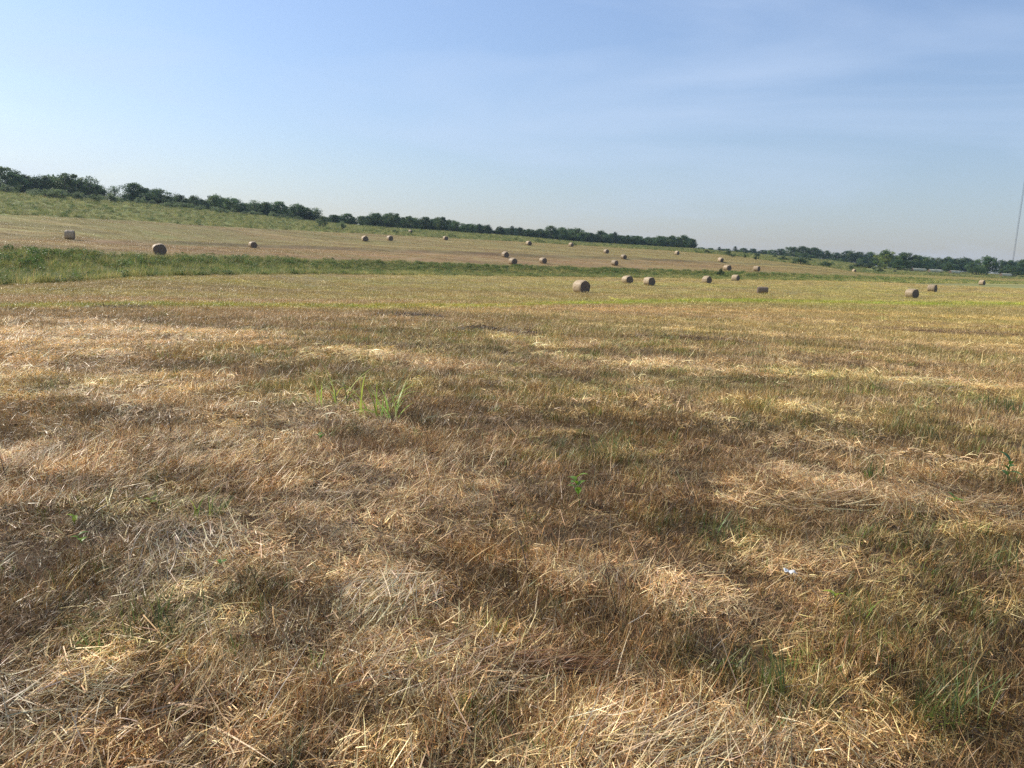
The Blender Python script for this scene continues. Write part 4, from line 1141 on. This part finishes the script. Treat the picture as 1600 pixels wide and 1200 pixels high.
hay_patch(1490, 521, 520, 3.2, 0.35, 0.14, 0.5, 0.016, 'long dark hay row at the right side of the near field', (BROWN, np.array([0.15, 0.10, 0.06]), DARK), (3, 3, 1))
hay_patch(187, 483, 240, 0.9, 0.5, 0.22, 0.4, 0.018, 'dark clump of old hay at the left of the field', (DARK, np.array([0.13, 0.10, 0.065])), (2, 2))
hay_patch(95, 455, 200, 0.9, 0.5, 0.20, 0.4, 0.020, 'farthest dark clump of hay near the green strip at left', (DARK, np.array([0.13, 0.10, 0.065])), (2, 2))
hay_patch(1440, 606, 140, 0.7, 0.25, 0.06, 0.3, 0.008, 'pale scattered stems near the green patch at the right', (STRAW, TAN), (3, 2))
hay_patch(80, 560, 320, 1.6, 0.8, 0.07, 0.25, 0.008, 'pale band of flattened straw at the left edge', (STRAW, TAN, BROWN), (4, 3, 1), yaw=1.2, yaw_sd=0.5)

# single long straws
for i, (px, py, L, yw, tl, lab) in enumerate([(835, 975, .16, 0.1, 0.9, 'curved straw standing up right of the straw mat'), (1195, 930, .30, 1.0, 1.2, 'long leaning straw left of the white scrap'),
                                              (960, 1075, .30, 0.35, 1.0, 'long pale straw slanting up in the bottom centre'), (790, 1085, .42, 1.9, 1.45, 'long bowed straw lying across the bottom centre'),
                                              (1330, 735, .28, 0.2, 0.7, 'bent pale stalk sticking up in the right middle'), (1480, 850, .50, 1.75, 1.4, 'long straw lying on dark grass at the right')]):
    p, d = ground_at(px, py, 1.2, 60)
    V, Fq, C = blades(np.array([[0, 0, 0.03]]), np.array([yw]), np.array([tl]), np.array([0.5]), np.array([L]), np.array([0.0042]), np.array([PALEST]), 8, np.array([0.3]))
    tag(put('straw_stalk', raw_mesh('straw_stalk', V, Fq, C), MAT_STRAW, None, p), lab, 'straw', 'single long straws in the foreground')

# green clumps that stand out of the dry grass
def clump(px, py, n, rad, hgt, w, cols, probs, label, spread=0.5, fan=None):
    p, d = ground_at(px, py, 1.2, 60)
    a = rng.uniform(0, 6.28, n); q = rad * np.sqrt(rng.uniform(0, 1, n))
    base = np.stack([q * np.cos(a), q * np.sin(a), np.full(n, -0.01)], 1)
    az = a + rng.normal(0, 0.6, n) if fan is None else fan + rng.normal(0, 0.9, n)
    V, Fq, C = blades(base, az, np.abs(rng.normal(0.22, spread * 0.4, n)), np.abs(rng.normal(spread, 0.3, n)), hgt * np.clip(rng.lognormal(-0.1, 0.3, n), 0.4, 1.15), w * rng.uniform(0.6, 1.3, n), pick(cols, probs, n), 6, rng.normal(0, 0.35, n))
    o = root('grass_clump', p, label, 'grass clump', 'green grass clumps in the near field')
    put('blades', raw_mesh('blades', V, Fq, C), MAT_GREEN, o)
    m = max(10, n // 3)
    a = rng.uniform(0, 6.28, m); q = rad * 1.2 * np.sqrt(rng.uniform(0, 1, m))
    base = np.stack([q * np.cos(a), q * np.sin(a), np.full(m, -0.005)], 1)
    V, Fq, C = blades(base, a, np.abs(rng.normal(0.9, 0.3, m)), rng.normal(0.4, 0.3, m), hgt * 0.45 * rng.lognormal(0, 0.3, m), w * 0.8 * rng.uniform(0.6, 1.3, m), pick([TAN, BROWN, STRAW], [2, 2, 1], m), 4)
    put('dead_blades', raw_mesh('dead_blades', V, Fq, C), MAT_STRAW, o)
    return o
YG = np.array([0.32, 0.40, 0.07]); GG = np.array([0.165, 0.22, 0.055]); G3 = np.array([0.11, 0.145, 0.045]); OL = np.array([0.22, 0.22, 0.07])
clump(597, 652, 34, 0.24, 0.56, 0.015, (YG * 1.4, YG * 1.8, OL), (4, 3, 1), 'tall arching yellow green clump left of the field centre', 1.05)
clump(515, 632, 18, 0.3, 0.48, 0.013, (YG * 1.5, OL), (3, 2), 'thin yellow green clump left of the tall arching clump', 1.2)
clump(1480, 1125, 70, 0.13, 0.26, 0.0055, (G3, GG, OL, TAN), (2, 2, 2, 1), 'large wispy green clump in the lower right foreground', 0.7)
clump(1205, 1085, 46, 0.06, 0.22, 0.006, (GG, G3, OL), (3, 2, 1), 'narrow green clump leaning left in the lower right', 0.5, fan=-1.0)
clump(1140, 1062, 30, 0.07, 0.15, 0.0045, (GG, OL), (3, 2), 'small green tuft left of the narrow leaning clump', 0.5)
clump(1350, 975, 36, 0.10, 0.15, 0.005, (OL, YG), (2, 2), 'yellowish tuft below right of the white scrap', 0.5)
clump(1125, 840, 50, 0.14, 0.17, 0.006, (G3, GG, OL), (2, 3, 2), 'dark green tuft in the middle right grass', 0.7)
clump(940, 705, 60, 0.22, 0.22, 0.008, (OL, GG, TAN), (3, 1, 1), 'olive green tuft above the leafy seedling', 0.6)
clump(1365, 750, 26, 0.10, 0.2, 0.009, (GG, G3), (3, 2), 'bright green tuft in the right middle field', 0.5)
clump(320, 812, 26, 0.10, 0.20, 0.008, (GG, YG, OL), (2, 1, 1), 'bright green tuft in the silvery straw at left', 0.8)
clump(240, 975, 70, 0.22, 0.16, 0.005, (OL, G3, GG), (3, 2, 1), 'wide olive tuft in the left foreground', 0.6)
clump(1560, 895, 60, 0.2, 0.18, 0.006, (G3, OL), (3, 2), 'dark green tuft at the right frame edge', 0.6)
clump(1550, 640, 60, 0.35, 0.20, 0.012, (G3, GG), (3, 2), 'green weedy tuft in the green patch at right', 0.5)
clump(1415, 678, 50, 0.30, 0.16, 0.010, (OL, np.array([0.25, 0.22, 0.04])), (2, 2), 'ochre green tuft in the right middle field', 0.5)

def leaf_plant(px, py, hgt, leaves, size, col, label, name='weed_seedling'):
    """stem with broad pointed leaves"""
    p, d = ground_at(px, py, 1.2, 60)
    o = root(name, p, label, 'plant', 'broad-leaved weeds in the near field')
    g_ = Geo(); top = np.array([rng.normal(0, 0.02), rng.normal(0, 0.02), hgt])
    g_.tube([(0, 0, -0.01), top * 0.5 + [0.006, 0, 0], top], [0.003, 0.0025, 0.0012], np.array(col) * 0.8, sides=5)
    put('stem', g_.mesh('stem'), MAT_GREEN, o)
    for k in range(leaves):
        t = 0.35 + 0.65 * (k + 1) / leaves
        az = k * 2.4 + rng.normal(0, 0.3); L = size * rng.uniform(0.75, 1.2)
        u = np.linspace(0, 1, 6); prof = np.sin(np.pi * u ** 0.8) ** 0.8 * 0.24 * L; prof[0] = 0.002; prof[-1] = 0.001
        tilt = rng.uniform(0.35, 1.0); dirh = np.array([math.sin(az), math.cos(az), 0]); side = np.array([math.cos(az), -math.sin(az), 0])
        V = []
        q0 = top * t
        for i in range(6):
            th = tilt + 0.6 * u[i]
            ctr = q0 + L * u[i] * (dirh * math.sin(th) + np.array([0, 0, 1]) * math.cos(th))
            for s in (-1, 0, 1):
                V.append(ctr + side * s * prof[i] + np.array([0, 0, 0.25]) * abs(s) * prof[i])
        Fq = [(i * 3 + j, i * 3 + j + 1, (i + 1) * 3 + j + 1, (i + 1) * 3 + j) for i in range(5) for j in range(2)]
        c = jitter(np.array(col), 1, 0.15)[0]
        put('leaf', raw_mesh('leaf', np.array(V), Fq, np.repeat(c[None], len(V), 0), smooth=True), MAT_GREEN, o)
    return o
LG = (0.19, 0.30, 0.035)
leaf_plant(906, 792, 0.19, 7, 0.085, LG, 'bright green leafy seedling standing alone in the centre foreground')
leaf_plant(1570, 760, 0.20, 6, 0.10, (0.10, 0.19, 0.04), 'green broad-leaved weed near the right frame edge')
leaf_plant(130, 858, 0.06, 4, 0.05, LG, 'small bright green leaf sprout at the left')
leaf_plant(112, 824, 0.05, 3, 0.05, (0.34, 0.42, 0.04), 'tiny yellow green sprout above the left leaf sprout')
leaf_plant(338, 888, 0.05, 4, 0.035, (0.12, 0.26, 0.03), 'tiny green sprout in pale straw left of centre')
leaf_plant(503, 692, 0.06, 4, 0.05, (0.12, 0.28, 0.04), 'small green sprout below the arching clump')
leaf_plant(1490, 795, 0.07, 6, 0.07, (0.22, 0.36, 0.06), 'creeping light green sprout in the straw streak at right')
leaf_plant(1308, 945, 0.05, 3, 0.05, (0.36, 0.44, 0.05), 'single yellow green sprout right below the white scrap')
leaf_plant(232, 793, 0.05, 4, 0.05, (0.28, 0.33, 0.05), 'yellowish sprout at the left above the bright tuft')

def twig(px, py, pts, r, label):
    p, d = ground_at(px, py, 1.2, 60)
    g_ = Geo(); pts = np.array(pts, float)
    g_.tube(pts, np.linspace(r, r * 0.4, len(pts)), (1, 1, 1), sides=5)
    for k in range(1, len(pts) - 1):
        a = rng.uniform(0, 6.28); e = pts[k] + np.array([math.cos(a) * 0.02, math.sin(a) * 0.02, 0.03])
        g_.tube([pts[k], e], [r * 0.5, r * 0.25], (1, 1, 1), sides=4)
    tag(put('twig', g_.mesh('twig'), MAT_BARK, None, p), label, 'twig', 'dark dead stems in the near field')
twig(826, 905, [(0, 0, 0), (-.02, .01, .09), (-.045, .02, .18), (-.075, .02, .28), (-.08, .03, .33)], 0.0028, 'thin dark dead stem leaning left in the centre foreground')
twig(265, 690, [(0, 0, 0), (.01, 0, .10), (-.01, .02, .2), (.02, .02, .28)], 0.004, 'dark dead twig in the pale straw at the left')
twig(275, 1085, [(0, 0, 0), (-.005, 0, .05), (-.012, .0, .11)], 0.003, 'short dark stem in the lower left foreground')

# white scrap
p, d = ground_at(1232, 912, 1.2, 30)
m, nt, out = new_mat('white_scrap')
pb = nt.nodes.new('ShaderNodeBsdfPrincipled'); pb.inputs['Base Color'].default_value = (0.78, 0.77, 0.74, 1); pb.inputs['Roughness'].default_value = 0.7
nn = nt.nodes.new('ShaderNodeTexNoise'); nn.inputs['Scale'].default_value = 60
rr_ = nt.nodes.new('ShaderNodeValToRGB'); rr_.color_ramp.elements[0].color = (0.70, 0.66, 0.58, 1); rr_.color_ramp.elements[1].color = (0.88, 0.85, 0.78, 1)
nt.links.new(nn.outputs['Fac'], rr_.inputs['Fac']); nt.links.new(rr_.outputs['Color'], pb.inputs['Base Color']); nt.links.new(pb.outputs[0], out.inputs['Surface'])
gx, gy = np.meshgrid(np.linspace(-1, 1, 9), np.linspace(-1, 1, 6), indexing='ij')
zz = (fbm(gx * 2.2 + 3, gy * 2.2, 300, 2) - 0.4) * 0.035 + 0.06
edge = 1 - 0.35 * fbm(gx * 3, gy * 3, 310, 2)
V = np.stack([gx * 0.034 * edge, gy * 0.022 * edge, zz], 2).reshape(-1, 3)
Fq = [(i * 6 + j, (i + 1) * 6 + j, (i + 1) * 6 + j + 1, i * 6 + j + 1) for i in range(8) for j in range(5)]
o = put('white_scrap', raw_mesh('white_scrap', V, Fq), m, None, p)
sd = o.modifiers.new('thickness', 'SOLIDIFY'); sd.thickness = 0.002
tag(o, 'small crumpled white scrap caught in the dry grass at lower right', 'scrap')

# ------------------------------------------------------------------ summer haze
hx, hz0, hz1 = 1650.0, float(TZ.min()) - 1.0, 112.0
V = np.array([(x, y, z) for z in (hz0, hz1) for (x, y) in ((-hx, -hx), (hx, -hx), (hx, hx), (-hx, hx))])
Fq = [(3, 2, 1, 0), (4, 5, 6, 7), (0, 1, 5, 4), (1, 2, 6, 5), (2, 3, 7, 6), (3, 0, 4, 7)]
m, nt, out = new_mat('haze_air')
pv = nt.nodes.new('ShaderNodeVolumePrincipled')
pv.inputs['Color'].default_value = (0.66, 0.83, 1.0, 1); pv.inputs['Density'].default_value = 0.00013; pv.inputs['Anisotropy'].default_value = 0.3
nt.links.new(pv.outputs[0], out.inputs['Volume'])
tag(put('haze', raw_mesh('haze', V, Fq), m), 'thin blue summer haze in the air over the fields', 'haze', kind='stuff')
